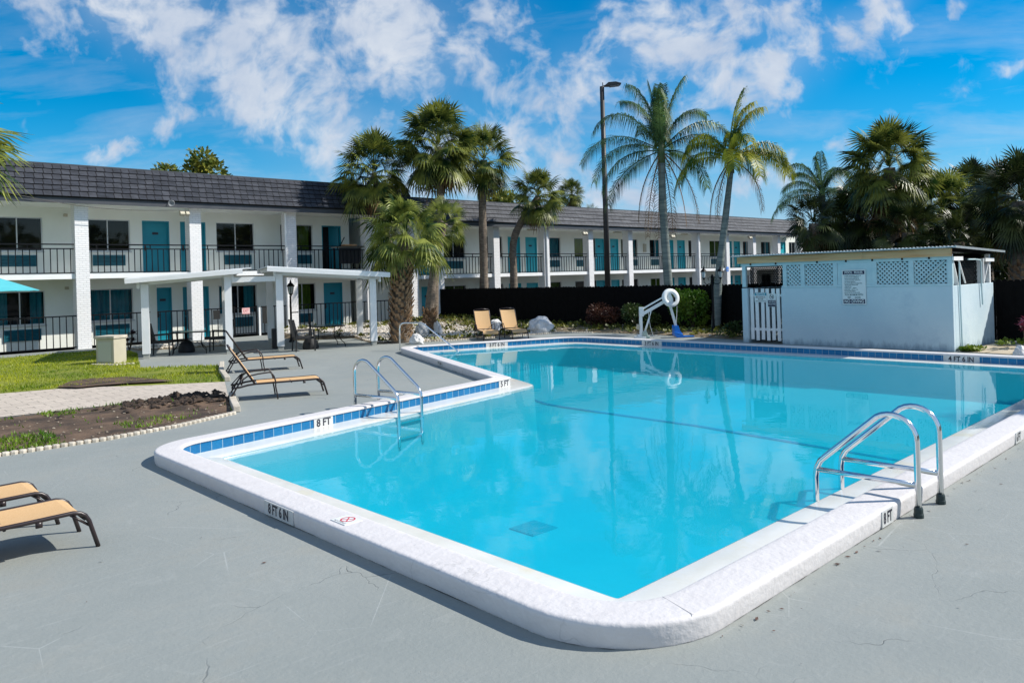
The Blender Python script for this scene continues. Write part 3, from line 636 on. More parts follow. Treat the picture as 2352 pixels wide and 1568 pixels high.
# grass blades
def scatter(poly, n, rng, hf=None):
    xs = [p[0] for p in poly]; ys = [p[1] for p in poly]; out = []
    while len(out) < n:
        x = rng.uniform(max(min(xs), -3), max(xs)); y = rng.uniform(min(ys), max(ys))
        if inside(poly, x, y) and (hf is None or rng.random() < hf(x, y)): out.append((x, y))
    return out
def blades(name, pts, hf, hmin, hmax, wd_, m, lab):
    mb = MB(); r = random.Random(3)
    for x, y in pts:
        z = hf(x, y) - 0.01; a = r.uniform(0, 2 * pi); h = r.uniform(hmin, hmax); dx = cos(a) * wd_; dy = sin(a) * wd_; lx = r.uniform(-.5, .5) * h; ly = r.uniform(-.5, .5) * h
        mb.tri((x - dx, y - dy, z), (x + dx, y + dy, z), (x + lx, y + ly, z + h))
    o = kind(mb.build(name, m), 'stuff'); return tag(o, lab, 'grass')
lawn_bare = lambda x, y: 0.12 if (nz(x, y, 0.9, 5) > 0.30 or (y < 18.0 - 0.25 * (x - 4) and x > 3.4 and x < 5.9)) else 1.0
blades('grass', scatter(LAWN, 30000, RND, lawn_bare), lambda x, y: 0.02 + 0.02 * nz(x, y, 0.8), 0.03, 0.075, 0.010, L_grass, 'bright yellow-green lawn between the paver path and the motel railings')
def weed_d(x, y):
    d = 0.0
    if y < 12.6 + 0.1 * x and x < 2.7: d = 0.9
    if y > 14.1 - 0.0 * x and x < 2.6: d = max(d, 0.55)
    if abs(x - 4.3) < 0.8 and abs(y - 12.15 - 0.25 * (x - 4)) < 0.3: d = max(d, 0.35)
    if y > 14.0 and 3.0 < x < 4.6: d = max(d, 0.6)
    return d * (1 if nz(x, y, 1.5, 9) > -0.12 else 0.1) + 0.01
blades('weeds', scatter(SOIL, 6500, RND, weed_d), soil_h, 0.02, 0.075, 0.013, leafmat('weed_leaf', (0.06, 0.15, 0.01), (0.17, 0.27, 0.02)), 'patchy green weeds growing on the dark soil bed beside the deck')
# pebbles
def pebbles(name, pts, hf, m, lab, s0=0.025, s1=0.06):
    mb = MB(); r = random.Random(11)
    for x, y in pts:
        s = r.uniform(s0, s1); z = hf(x, y); a = r.uniform(0, 2 * pi); e = r.uniform(0.6, 1.3); ca, sa = cos(a) * s, sin(a) * s
        v = [mb.vert(p) for p in ((x + ca * e, y + sa * e, z + s * .3), (x - sa, y + ca, z + s * .35), (x - ca * e, y - sa * e, z + s * .25), (x + sa, y - ca, z + s * .3), (x + r.uniform(-.3, .3) * s, y, z + s * r.uniform(.7, 1.1)))]
        for i in range(4): mb.face((v[i], v[(i + 1) % 4], v[4]))
    o = kind(mb.build(name, m), 'stuff'); return tag(o, lab, 'pebbles')
M_peb = mat('pale_pebble', (0.42, 0.36, 0.28), (0.74, 0.70, 0.64), rough=0.85, nscale=14, ndetail=2)
pts = scatter(BED, 9000, RND, lambda x, y: 0.02 if x > 20.6 or y < 20.3 else (1.0 if x < 18.6 and y > 20.8 else 0.35))
pebbles('pebbles', pts + scatter(BED2, 600, RND), lambda x, y: bed_h(x, y) if x > 12 else 0.03, M_peb, 'pale loose pebbles covering the planting bed behind the shelter')
# low ground cover on the bed
def leafblob(mb, c, s, n, r, ls):
    for _ in range(n):
        a = r.uniform(0, 2 * pi); el_ = r.uniform(0.1, 1.2); p = Vector((c[0] + r.gauss(0, s), c[1] + r.gauss(0, s), c[2] + abs(r.gauss(0, s * .5))))
        d = Vector((cos(a) * cos(el_), sin(a) * cos(el_), sin(el_))); sd = Vector((-sin(a), cos(a), 0)) * ls * .4
        mb.quad(p - sd * .3, p + d * ls * .5 - sd, p + d * ls, p + d * ls * .5 + sd)
mb = MB(); r = random.Random(5)
for x, y in scatter(BED, 620, RND, lambda x, y: 0.9 if (x > 20.3 or y < 20.6) else (0.25 if x > 17.5 or nz(x, y, 1.2) > 0.1 else 0.03)):
    leafblob(mb, (x, y, bed_h(x, y)), 0.09, 9, r, r.uniform(0.08, 0.16))
tag(kind(mb.build('ground_cover', leafmat('ground_cover_leaf', (0.045, 0.07, 0.015), (0.22, 0.22, 0.04), scale=2.5)), 'stuff'), 'low leafy ground cover on the planting bed in front of the black fence', 'ground cover')
# leaf specks blown on the deck
mb = MB(); r = random.Random(21)
for _ in range(150):
    t = r.random()
    if t < 0.75: x = r.uniform(3.6, 10); y = 2.36 + .0145 * (x - 3.3) - (abs(r.gauss(0, 0.04)) if r.random() < .6 else abs(r.gauss(0, 0.4)))
    else: x = r.uniform(1, 9); y = r.uniform(-0.5, 9)
    if inside([(p.x, p.y) for p in OUT], x, y): continue
    a = r.uniform(0, 6.28); s = 0.005 + 0.022 * r.random() ** 3; d = Vector((cos(a), sin(a), 0)) * s; e = Vector((-sin(a), cos(a), 0.3)) * s * .35; c = Vector((x, y, 0.008))
    mb.quad(c - d, c + e, c + d, c - e)
tag(kind(mb.build('leaf_litter', mat('dry_leaf', (0.05, 0.03, 0.025), (0.13, 0.06, 0.04), rough=0.9, nscale=3)), 'stuff'), 'tiny dry leaf scraps scattered on the deck along the pool rim', 'leaf litter')

# scalloped edging and kerb blocks
def edging(name, pts, lab, w=0.055, h=0.045, step=0.085):
    mb = MB(); pts = [Vector((*p, 0)) for p in pts]
    for a, b in zip(pts, pts[1:]):
        d = (b - a); n = max(1, int(d.length / step)); d2 = d.normalized()
        for i in range(n):
            p = a.lerp(b, (i + 0.5) / n); sd = d2.cross(UP)
            ring = []
            mb.lathe((p.x, p.y, 0.0), [(step * .56, 0), (step * .56, h * .7), (step * .45, h), (step * .1, h * 1.05)], n=8)
    o = mb.build(name, M_edge, smooth=False); return tag(o, lab, 'garden edging', 'garden edging strips')
edging('garden_edging', [(-9, 12.15), (1.0, 11.42), (1.93, 11.3), (3.12, 11.3), (4.1, 11.48), (5.15, 11.9)], 'long scalloped concrete edging between the dark soil bed and the deck')
edging('garden_edging', [(14.85, 20.65), (15.84, 20.05), (17.0, 19.7), (18.3, 19.42), (20.1, 19.05), (20.6, 17.9)], 'scalloped edging along the pebble bed behind the two tan loungers')
p = [g(x, y) for x, y in ((210, 839), (262, 840), (309, 836))]
edging('garden_edging', [(q.x, q.y) for q in p], 'short row of edging stones at the foot of the beige cabinet')
def kerb(pts, lab):
    mb = MB(); pts = [Vector((*p, 0.05)) for p in pts]
    for a, b in zip(pts, pts[1:]):
        n = max(1, int((b - a).length / 0.62))
        for i in range(n): mb.bar(a.lerp(b, i / n), a.lerp(b, (i + 0.97) / n), 0.11, 0.10)
    return tag(bevel(clean(mb.build('kerb_stones', M_edge)), 0.012), lab, 'kerb', 'kerb stones')
kerb([(8.15, 19.55), (7.4, 17.8), (6.80, 16.05)], 'white kerb stones along the right end of the lawn')
kerb([(5.9, 13.75), (5.55, 12.9), (5.22, 12.0)], 'white kerb stones at the right end of the dark soil bed')

# ------------------------------------------------------------------ motel wings
FY = 29.5; WY = 31.0
def uvbox(mb, x0, x1, y0, y1, z0, z1, off=0.0):
    def q(a, b, c, d, u0, u1): mb.quad(a, b, c, d, [(u0, z0 + off), (u1, z0 + off), (u1, z1 + off), (u0, z1 + off)])
    q((x0, y0, z0), (x1, y0, z0), (x1, y0, z1), (x0, y0, z1), x0, x1)
    q((x1, y0, z0), (x1, y1, z0), (x1, y1, z1), (x1, y0, z1), y0 + .1, y1 + .1)
    q((x1, y1, z0), (x0, y1, z0), (x0, y1, z1), (x1, y1, z1), x1, x0)
    q((x0, y1, z0), (x0, y0, z0), (x0, y0, z1), (x0, y1, z1), y1, y0)
    mb.quad((x0, y0, z1), (x1, y0, z1), (x1, y1, z1), (x0, y1, z1), [(0, 0)] * 4); mb.quad((x0, y1, z0), (x1, y1, z0), (x1, y0, z0), (x0, y0, z0), [(0, 0)] * 4)
def wall_open(mb, x0, x1, z0, z1, y, ops, depth):
    xs = sorted(set([x0, x1] + [v for o in ops for v in o[:2]])); zs = sorted(set([z0, z1] + [v for o in ops for v in o[2:4]]))
    for i in range(len(xs) - 1):
        for j in range(len(zs) - 1):
            cx_, cz_ = (xs[i] + xs[i + 1]) / 2, (zs[j] + zs[j + 1]) / 2
            if any(o[0] < cx_ < o[1] and o[2] < cz_ < o[3] for o in ops): continue
            mb.quad((xs[i], y, zs[j]), (xs[i + 1], y, zs[j]), (xs[i + 1], y, zs[j + 1]), (xs[i], y, zs[j + 1]))
    for a, b, c, d in [o[:4] for o in ops]:
        y2 = y + depth
        mb.quad((a, y, c), (a, y2, c), (a, y2, d), (a, y, d)); mb.quad((b, y2, c), (b, y, c), (b, y, d), (b, y2, d))
        mb.quad((a, y, d), (a, y2, d), (b, y2, d), (b, y, d)); mb.quad((a, y2, c), (a, y, c), (b, y, c), (b, y2, c))
def glass_material():
    m = bpy.data.materials.new('window_glass'); m.use_nodes = True; nt = m.node_tree; N = nt.nodes; L = nt.links; N.remove(N['Principled BSDF'])
    tr = N.new('ShaderNodeBsdfTransparent'); tr.inputs[0].default_value = (0.55, 0.6, 0.6, 1); gl = N.new('ShaderNodeBsdfGlossy'); gl.inputs['Roughness'].default_value = 0.03
    mx = N.new('ShaderNodeMixShader')
    L.new(schlick(nt, 0.035, None, 0.6), mx.inputs[0]); L.new(tr.outputs[0], mx.inputs[1]); L.new(gl.outputs[0], mx.inputs[2]); L.new(mx.outputs[0], N['Material Output'].inputs[0]); return m
M_glass = glass_material()
def window(root, xa, xb, za, zb, y, curt=None, mull=True):
    fm = MB(); w = 0.035
    for q in ((xa, xa + w, za, zb), (xb - w, xb, za, zb), (xa + w, xb - w, za, za + w), (xa + w, xb - w, zb - w, zb)): fm.box(q[0], q[1], y + 0.045, y + 0.095, q[2], q[3])
    if mull: xm = (xa + xb) / 2; fm.box(xm - w / 2, xm + w / 2, y + 0.04, y + 0.09, za + w, zb - w)
    fm.box(xa - 0.03, xb + 0.03, y - 0.05, y + 0.045, za - 0.05, za - 0.002)
    fo = fm.build('window', M_alu, root)
    pm = MB(); pm.quad((xa + w, y + 0.07, za + w), (xb - w, y + 0.07, za + w), (xb - w, y + 0.07, zb - w), (xa + w, y + 0.07, zb - w)); pm.build('pane', M_glass, fo)
    bk = MB(); bk.quad((xa, y + 0.42, za), (xb, y + 0.42, za), (xb, y + 0.42, zb), (xa, y + 0.42, zb))
    for a in (xa, xb): bk.quad((a, y + 0.12, za), (a, y + 0.42, za), (a, y + 0.42, zb), (a, y + 0.12, zb))
    bk.build('dark_room', M_dark, fo)
    if curt:
        cm, spans = curt
        for s0, s1 in spans:
            c = MB(); n = max(4, int((xb - xa) * (s1 - s0) / 0.05)); P = []
            for i in range(n + 1):
                x = xa + (xb - xa) * (s0 + (s1 - s0) * i / n); yy = y + 0.22 + 0.035 * sin(i * 1.9) + 0.01 * sin(i * 5.3); P.append((x, yy))
            for a, b in zip(P, P[1:]): c.quad((a[0], a[1], za + .02), (b[0], b[1], za + .02), (b[0], b[1], zb), (a[0], a[1], zb))
            c.build('curtain', cm, fo, smooth=True)
    return fo
def door(root, xa, xb, za, zb, y, m, plate=True, open_=False):
    fm = MB()
    for q in ((xa, xa + .045), (xb - .045, xb)): fm.box(q[0], q[1], y + 0.01, y + 0.13, za, zb)
    fm.box(xa + .045, xb - .045, y + 0.01, y + 0.13, zb - .045, zb)
    if open_:
        d = fm.build('door', m, root); k = MB(); k.box(xa + .045, xb - .045, y + .5, y + .52, za, zb); k.build('dark_room', M_dark, d)
        l = MB(); l.bar((xb - .06, y + .13, (za + zb) / 2), (xb - .35, y + .48, (za + zb) / 2), 0.04, zb - za - .08); l.build('door_leaf', m, d); return d
    fm.box(xa + .045, xb - .045, y + 0.085, y + 0.125, za + .01, zb - .045); d = fm.build('door', m, root)
    h = MB(); h.box(xa + .09, xa + .15, y + 0.06, y + 0.085, za + .88, za + 1.08); h.tube([(xa + .12, y + .06, za + .98), (xa + .12, y + .03, za + .98), (xa + .22, y + .03, za + .98)], 0.012, 6); h.build('handle', M_pole, d)
    if plate:
        xm = (xa + xb) / 2; h = MB(); h.box(xm - .11, xm + .11, y + 0.075, y + 0.085, za + 1.50, za + 1.59); h.build('number_plate', M_plate, d)
    return d
def grille(root, xa, xb, za, zb, y):
    mb = MB(); mb.box(xa, xb, y - .02, y + .02, za, zb); n = 8
    for i in range(n):
        z = za + (zb - za) * (i + .5) / n; mb.obox(((xa + xb) / 2, y - .035, z), ((xb - xa) / 2 - .03, 0, 0), (0, .02, .012), (0, -.004, .008))
    for x in (xa, xb): mb.box(x - .015, x + .015, y - .06, y - .02, za, zb)
    return mb.build('ac_grille', M_grille, root)
def railing(root, xa, xb, zb, ztop, y, double=True, step=0.195, name='balcony_railing'):
    mb = MB(); mb.bar((xa, y, ztop), (xb, y, ztop), .05, .042)
    z2 = ztop - .15 if double else ztop
    if double:
        mb.bar((xa, y, z2), (xb, y, z2), .04, .036); xm = xa + (xb - xa) * .60
        mb.bar((xm, y, z2), (xm, y, ztop), .03, .03, (0, 1, 0)); mb.bar((xm - (xb - xa) * .52, y, z2), (xm - (xb - xa) * .52, y, ztop), .03, .03, (0, 1, 0))
    mb.bar((xa, y, zb), (xb, y, zb), .035, .03); n = max(2, int((xb - xa) / step))
    for i in range(n):
        x = xa + (xb - xa) * (i + .5) / n; mb.bar((x, y, zb), (x, y, z2), .026, .026, (0, 1, 0))
    for x in (xa + .02, xb - .02): mb.bar((x, y, ztop - .02), (x, y, ztop + .02), .06, .06, (0, 1, 0))
    return mb.build(name, M_black, root)
def build_wing(root, x0, x1, cols, cw, up, low, shm, ncourse, z_s=0.0, tealm=None, ends=(True, True), ridge=6.32, lower_rail=None, ext=9.0, doorz=2.02, passages=()):
    """local frame of the root: x along the wing, y=0 the column front, y=1.5 the room wall, z=0 its own walkway"""
    SL, SLT, SOF = 2.42, 2.55, 4.95
    # room walls with openings, two storeys in one mesh
    wb = MB(); y = 1.5; ops = []
    for base, L in ((0.0, low), (SLT, up)):
        for k in L:
            if k[0] in ('door', 'open'): ops.append((k[1], k[2], base + 0.0 if base else 0.0, base + doorz))
            elif k[0] == 'win': ops.append((k[1], k[2], base + k[3], base + k[4]))
    lo = [o for o in ops if o[2] < 2.4]; hi = [o for o in ops if o[2] >= 2.4]
    for p in passages: lo.append((p[0], p[1], 0, 2.42)); hi.append((p[0], p[1], SLT, SOF))
    wall_open(wb, x0, x1, 0, SL + .02, y, lo, 0.14); wall_open(wb, x0, x1, SL + .02, SOF + .1, y, [(a, b, max(c, SLT), d) for a, b, c, d in hi], 0.14)
    for a, b in passages:
        for z0, z1 in ((0, SL), (SLT, SOF)): 
            wb.quad((a, y, z0), (a, y + 5, z0), (a, y + 5, z1), (a, y, z1)); wb.quad((b, y + 5, z0), (b, y, z0), (b, y, z1), (b, y + 5, z1))
    wb.box(x0, x1, y + 6, y + ext - 1.5, -.6, SOF + .5)
    for xx, e in ((x0, ends[0]), (x1, ends[1])):
        if e: wb.box(xx - .1, xx + .1, y + .15, y + 6, -.6, SOF + .5)
    wb.build('wall', M_wall, root)
    for a, b in passages:
        k = MB(); k.box(a, b, y + 4.8, y + 4.9, 0, SOF); k.build('passage_back', M_dark, root)
    s = MB(); s.box(x0, x1, .12, 1.5, SL, SLT); s.box(x0, x1, .09, .12, SL - .02, SLT + .02); s.build('balcony_slab', M_white, root)
    s = MB(); s.box(x0, x1, -.345, 1.5, SOF, SOF + .12); s.build('soffit', M_soffit, root)
    s = MB(); s.box(x0 - .1, x1 + .1, -.405, -.345, SOF - .02, SOF + .22); s.build('fascia', M_fascia, root)
    # mansard roof: overlapping courses, each a thin wedge standing proud of the one above
    r = MB(); ya, za, yb_, zb_ = -.465, SOF + .19, 0.36, ridge; n = ncourse; T = .036
    nrm = Vector((0, -(zb_ - za), yb_ - ya)).normalized()
    for i in range(n):
        t0, t1 = i / n, (i + 1) / n
        p0 = Vector((0, ya + (yb_ - ya) * t0, za + (zb_ - za) * t0)); p1 = Vector((0, ya + (yb_ - ya) * t1, za + (zb_ - za) * t1))
        a = p0 + nrm * T; b = p1 + nrm * .004; ln = (p1 - p0).length
        xs = [x0 - .15 + (x1 - x0 + .3) * k / 24 for k in range(25)]
        for xa_, xb_ in zip(xs, xs[1:]):
            uo = i * .37
            r.quad((xa_, a.y, a.z), (xb_, a.y, a.z), (xb_, b.y, b.z), (xa_, b.y, b.z), [(xa_ + uo, i * .4 + .02), (xb_ + uo, i * .4 + .02), (xb_ + uo, i * .4 + .38), (xa_ + uo, i * .4 + .38)])
            r.quad((xa_, p0.y, p0.z), (xb_, p0.y, p0.z), (xb_, a.y, a.z), (xa_, a.y, a.z), [(0, 0.001)] * 4)
    for xx in (x0 - .15, x1 + .15): r.face([r.vert(q) for q in ((xx, ya, za - .1), (xx, yb_, zb_), (xx, yb_ + ext, zb_ - .1), (xx, yb_ + ext, za - .1))], [(0, 0)] * 4)
    r.quad((x0 - .15, ya, za - .02), (x1 + .15, ya, za - .02), (x1 + .15, 0, za - .02), (x0 - .15, 0, za - .02), [(0, 0)] * 4)
    r.quad((x0 - .15, yb_, zb_ - .01), (x1 + .15, yb_, zb_ - .01), (x1 + .15, yb_ + ext, zb_ - .12), (x0 - .15, yb_ + ext, zb_ - .12), [(0, 0)] * 4)
    ro = r.build('roof', shm, root)
    c = MB(); c.box(x0 - .16, x1 + .16, yb_ - .03, yb_ + .12, zb_ - .02, zb_ + .025); c.build('ridge_trim', M_fascia, ro)
    for cx0 in cols:
        c = MB(); uvbox(c, cx0, cx0 + cw, 0, .45, -.4, SOF); c.build('column', M_col, root)
    for base, L in ((0.0, low), (SLT, up)):
        for k in L:
            if k[0] == 'win': window(root, k[1], k[2], base + k[3], base + k[4], 1.5, k[5] if len(k) > 5 else None, (k[2] - k[1]) > 1.0)
            elif k[0] == 'door': door(root, k[1], k[2], base, base + doorz, 1.5, tealm)
            elif k[0] == 'open': door(root, k[1], k[2], base, base + doorz, 1.5, tealm, open_=True)
            elif k[0] == 'ac': grille(root, k[1], k[2], base + k[3], base + k[4], 1.5)
            elif k[0] == 'lamp':
                m = MB(); m.box(k[1] - .12, k[1] + .12, 1.38, 1.5, base + 2.05, base + 2.2); m.build('wall_box', M_white, root)
    edges_ = sorted(cols)
    for a, b in zip(edges_, edges_[1:]):
        railing(root, a + cw + .01, b - .01, SLT + .06, SLT + 1.03, 0.16)

X_ = lambda x, y=560: fy(x, y, WY).x
def WX(f, a, b, y): pa = f(a, y); pb = f(b, y); return fy(*pa, WY).x, fy(*pb, WY).x
z1 = lambda x, y: (x * .25, 326.7 + y * .25)
z2 = lambda x, y: (391.9 + .2224 * x, 539 + .2224 * y)
z3 = lambda x, y: (718.6 + .25 * x, 212.3 + .25 * y)
z4 = lambda x, y: (980 + .29167 * x, 457.3 + .29167 * y)
z5 = lambda x, y: (1339.3 + .2708 * x, 147 + .2708 * y)
z8 = lambda x, y: (.3437 * x, 718.7 + .3437 * y)
r1 = lambda x, y: (277.7 + .14583 * x, 596.2 + .14583 * y)
r2 = lambda x, y: (506.3 + .125 * x, 571.7 + .125 * y)
r3 = lambda x, y: (653.3 + .14065 * x, 588 + .14065 * y)
wl = lambda x, y: (669.7 + .16667 * x, 457.3 + .16667 * y)

left = thing('motel_wing', 'nearer two-storey motel wing with dark slate mansard roof and teal doors', 'building', (0, FY, 0), 0, 'motel wings round the pool yard')
cL = [-4.27, -.4, 3.47, 7.35, 11.22, 15.14, 18.92]
T = (M_cteal,); UPL = []; LOL = []
def addw(Lst, rng, za, zb, curt=None): Lst.append(('win', rng[0], rng[1], za, zb, curt))
def adda(Lst, rng, za=.33, zb=.72): Lst.append(('ac', rng[0], rng[1], za, zb))
WZ0, WZ1 = 0.86, 2.03
addw(UPL, WX(z1, -89, 390, 800), WZ0, WZ1, (M_cteal, [(0.0, 0.12)])); adda(UPL, WX(z1, 0, 325, 1100))
addw(UPL, WX(z1, 775, 1195, 800), WZ0, WZ1); adda(UPL, WX(z1, 855, 1145, 1100))
UPL.append(('door',) + WX(z1, 1305, 1555, 800)); UPL.append(('door',) + WX(z1, 1655, 1888, 800))
addw(UPL, WX(z1, 1985, 2335, 800), WZ0, WZ1); adda(UPL, WX(z1, 2065, 2305, 1100))
addw(UPL, WX(z2, 1135, 1470, 80), WZ0, WZ1, (M_cgreen, [(0.6, 0.92)])); adda(UPL, WX(z2, 1245, 1450, 280))
UPL.append(('open',) + WX(wl, 415, 680, 450))
addw(LOL, WX(z1, -60, 415, 1450), WZ0, WZ1, (M_cteal, [(0.0, .28), (.72, 0.98)])); adda(LOL, WX(z8, 30, 272, 180))
addw(LOL, WX(z1, 800, 1225, 1450), WZ0, WZ1, (M_cteal, [(0.0, 1.0)])); adda(LOL, WX(z8, 640, 862, 130))
LOL.append(('door',) + WX(r1, 540, 805, 700)); LOL.append(('door',) + WX(r1, 980, 1392, 700))
addw(LOL, WX(r1, 1545, 2145, 600), WZ0, WZ1, (M_cteal, [(0.02, .14), (.70, 0.97)])); adda(LOL, WX(r1, 1810, 2070, 1040))
addw(LOL, WX(r2, 1260, 1755, 900), WZ0, WZ1, (M_cgreen, [(0.0, 0.88)])); adda(LOL, WX(r2, 1380, 1675, 1320))
LOL.append(('door',) + WX(r3, 645, 952, 700))
xp0 = fy(*r3(1085, 700), WY).x
UPL = [k for k in UPL]; far_pass = (xp0, 19.9)
# rooms off the frame to the left repeat the rhythm
for b in (-7.6,):
    addw(UPL, (b + 1.0, b + 2.6), WZ0, WZ1); addw(LOL, (b + 1.0, b + 2.6), WZ0, WZ1); UPL.append(('door', b + 3.2, b + 4.2)); LOL.append(('door', b + 3.2, b + 4.2))
build_wing(left, -9.0, 21.3, cL, .43, UPL, LOL, M_shL, 6, tealm=M_teal, passages=[far_pass], ext=8)
for a, b in ((3.47, 7.35), (7.35, 11.22), (15.14, 18.92)): railing(left, a + .44, b - .01, .08, 1.14, .1, double=False, name='walkway_railing')
railing(left, 18.92 + .44, 21.2, .08, 1.14, .1, double=False, name='walkway_railing'); railing(left, 19.36, 21.2, 2.61, 3.58, .06)
gx0 = fy(*r1(1800, 740), FY).x; gx1 = fy(*r1(2150, 720), FY).x
railing(left, 11.66, gx0 - .08, .08, 1.14, .1, double=False, name='walkway_railing'); railing(left, gx1 + .22, 15.13, .08, 1.14, .1, double=False, name='walkway_railing')
gt = MB()
for x in (gx0, gx1): gt.box(x - .03, x + .03, .07, .13, .05, 1.2)
for z in (.12, 1.13): gt.box(gx0 + .03, gx1 - .03, .085, .115, z - .02, z + .02)
for i in range(7):
    x = gx0 + (gx1 - gx0) * (i + 1) / 8; gt.box(x - .009, x + .009, .09, .11, .14, 1.11)
gt.build('gate', M_black, left)
pw = MB(); pw.box(gx1 + .08, gx1 + .15, .06, .13, 0, 1.12); pw.build('gate_post', M_white, left)
for a, b, za, zb, f in ((1455, 1562, 800, 935, r1), (770, 925, 1070, 1360, r2)):
    p0 = fy(*f(a, za), FY + .04); p1 = fy(*f(b, zb), FY + .04); k = MB(); k.box(p0.x, p1.x, .03, .06, p1.z, p0.z)
    k.build('black_panel', mat('black_board', (0.008, 0.009, 0.009), rough=0.6), left)
# pipes, wires and the loudspeaker under the eaves
k = MB(); xd = 15.14 - .16
k.tube([(xd + .1, -.03, 4.9), (xd + .1, -.03, .1)], .05, 8); k.build('downspout', M_white, left)
k = MB(); pts = []
pA = fy(*z1(-20, 445), FY - .5); pB = fy(*z1(1650, 625), FY - .35)
for i in range(25):
    t = i / 24; p = pA.lerp(pB, t); pts.append((p.x, p.y - FY, p.z - .22 * sin(pi * t)))
k.tube(pts, .009, 5); k.build('hanging_wire', M_pole, left)
sp_ = fy(*z1(1570, 562), FY - .62); k = MB()
k.lathe((sp_.x, sp_.y - FY, sp_.z), [(.02, .14), (.03, .05), (.06, 0), (.115, -.07), (.12, -.075), (.10, -.07), (.03, -.01), (.0, -.01)], 16, (0.15, 1, 0.1)); k.tube([(sp_.x, sp_.y - FY + .1, sp_.z), (sp_.x, -.45, sp_.z + .05)], .012, 6)
k.build('loudspeaker', mat('grey_horn', (0.16, 0.17, 0.18), rough=.5), left, smooth=True)
def flood(root, x, z, y=-.2):
    k = MB(); k.box(x - .16, x + .12, y - .02, y + .06, z - .06, z + .02); k.obox((x - .1, y - .09, z - .09), (.08, 0, 0), (0, .05, -.04), (0, .04, .06)); k.obox((x + .09, y - .09, z - .09), (.06, 0, 0), (0, .05, -.04), (0, .04, .06)); return k.build('floodlight', M_ped, root)
q = fy(*z1(1690, 635), FY - .2); flood(left, q.x, q.z)
for f, a, b in ((z1, 600, 672), (z1, 612, 1340)):
    q = fy(*f(a, b), WY); k = MB(); k.box(q.x - .06, q.x + .06, 1.44, 1.498, q.z - .05, q.z + .05); k.build('wall_box', M_ped, left)
E2 = fy(*r1(1968, 808), FY + .02)
mb = MB(); mb.box(E2.x - .16, E2.x + .16, E2.y - .01, E2.y, E2.z - .12, E2.z + .12)
sg = tag(bevel(clean(mb.build('exit_sign', M_pink)), .004), 'small pink EXIT sign hung on the black railing gate', 'sign')
text_mb('EXIT', .16, (E2.x, E2.y - .013, E2.z), (1, 0, 0), UP, M_red, 'lettering', sg, squash=.7)
ft = MB(); ft.box(E2.x - .15, E2.x + .15, E2.y - .0125, E2.y - .0105, E2.z + .09, E2.z + .105); ft.box(E2.x - .15, E2.x + .15, E2.y - .0125, E2.y - .0105, E2.z - .105, E2.z - .09); ft.build('border_line', M_red, sg)

right = thing('motel_wing', 'farther two-storey motel wing with weathered mansard roof and turquoise doors', 'building', (0, FY, -.33), 0, 'motel wings round the pool yard')
cR = [21.32] + [22.85 + 3.65 * i for i in range(11)]
UPR = []; LOR = []
def both(kd, rng, *a): UPR.append((kd, rng[0], rng[1]) + a); LOR.append((kd, rng[0], rng[1]) + a)
CG = (M_cgreen, [(0, 1.0)]); CT = (M_cteal, [(.55, 1.0)])
def addb(rng, cu=None, cl=None): UPR.append(('win', rng[0], rng[1], WZ0, WZ1, cu)); LOR.append(('win', rng[0], rng[1], WZ0, WZ1, cl))
both('door', WX(z3, 985, 1095, 1400))
addb(WX(z4, 120, 303, 380), None, CG); adda(UPR, WX(z4, 150, 282, 530))
addb(WX(z4, 430, 598, 380), None, None); adda(UPR, WX(z4, 440, 545, 530))
both('door', WX(z4, 640, 738, 400)); both('door', WX(z4, 779, 870, 400))
addb(WX(z4, 880, 1056, 380), CT, CG); adda(UPR, WX(z4, 945, 1043, 525))
addb(WX(z4, 1163, 1330, 380), CG, None); adda(UPR, WX(z4, 1183, 1270, 525))
both('door', WX(z4, 1327, 1402, 400)); both('door', WX(z4, 1446, 1512, 400))
addb(WX(z4, 1530, 1662, 380), CT, None); adda(UPR, WX(z4, 1580, 1655, 515))
addb(WX(z4, 1757, 1850, 380), CT, CG); adda(UPR, WX(z4, 1768, 1840, 515))
both('door', WX(z4, 1893, 1945, 400)); both('door', WX(z4, 1973, 2035, 400))
addb(WX(z4, 2062, 2158, 380), None, None)
addb(WX(z4, 2228, 2318, 380), CG, CG); adda(UPR, WX(z4, 2242, 2290, 500))
both('door', WX(z5, 1228, 1262, 1530)); both('door', WX(z5, 1277, 1331, 1530))
addb(WX(z5, 1355, 1430, 1530), CT, None)
addb(WX(z5, 1508, 1590, 1530), CT, None)
both('door', WX(z5, 1672, 1718, 1530)); addb(WX(z5, 1745, 1800, 1530), None, None)
build_wing(right, 21.35, 60.0, cR, .40, UPR, LOR, M_shR, 5, tealm=M_tealR, ridge=6.24, ext=8, ends=(False, True))
for px_, f in ((945, z4), (2140, z4)):
    x = fy(*f(px_, 400), FY - .03).x; k = MB(); k.tube([(x, -.04, 4.9), (x, -.04, -.3)], .055, 8); k.build('downspout', M_white, right)
for a, b, f in ((1238, 260, z4), (1930, 285, z4), (1410, 1464, z5)):
    q = fy(*f(a, b), FY - .2); flood(right, q.x, q.z + .33)
for a, b in ((830, 242), (1500, 262), (2030, 277)):
    q = fy(*z4(a, b), FY + .7); k = MB(); k.box(q.x - .3, q.x + .3, .6, .8, 4.88, 4.95); k.build('ceiling_light', M_ped, right)
q = fy(*z4(1712, 388), WY); k = MB(); k.box(q.x - .12, q.x + .12, 1.4, 1.498, 2.55 + 1.2, 2.55 + 1.72); k.build('meter_box', M_ped, right)
q = fy(1671, 618, FY - .01); mb = MB(); mb.box(q.x - .14, q.x + .14, q.y - .01, q.y - .002, q.z - .16, q.z + .16)
sg = tag(mb.build('accessible_parking_sign', M_blue), 'small blue wheelchair sign on a white column of the far wing', 'sign')
mb = MB(); y_ = q.y - .013
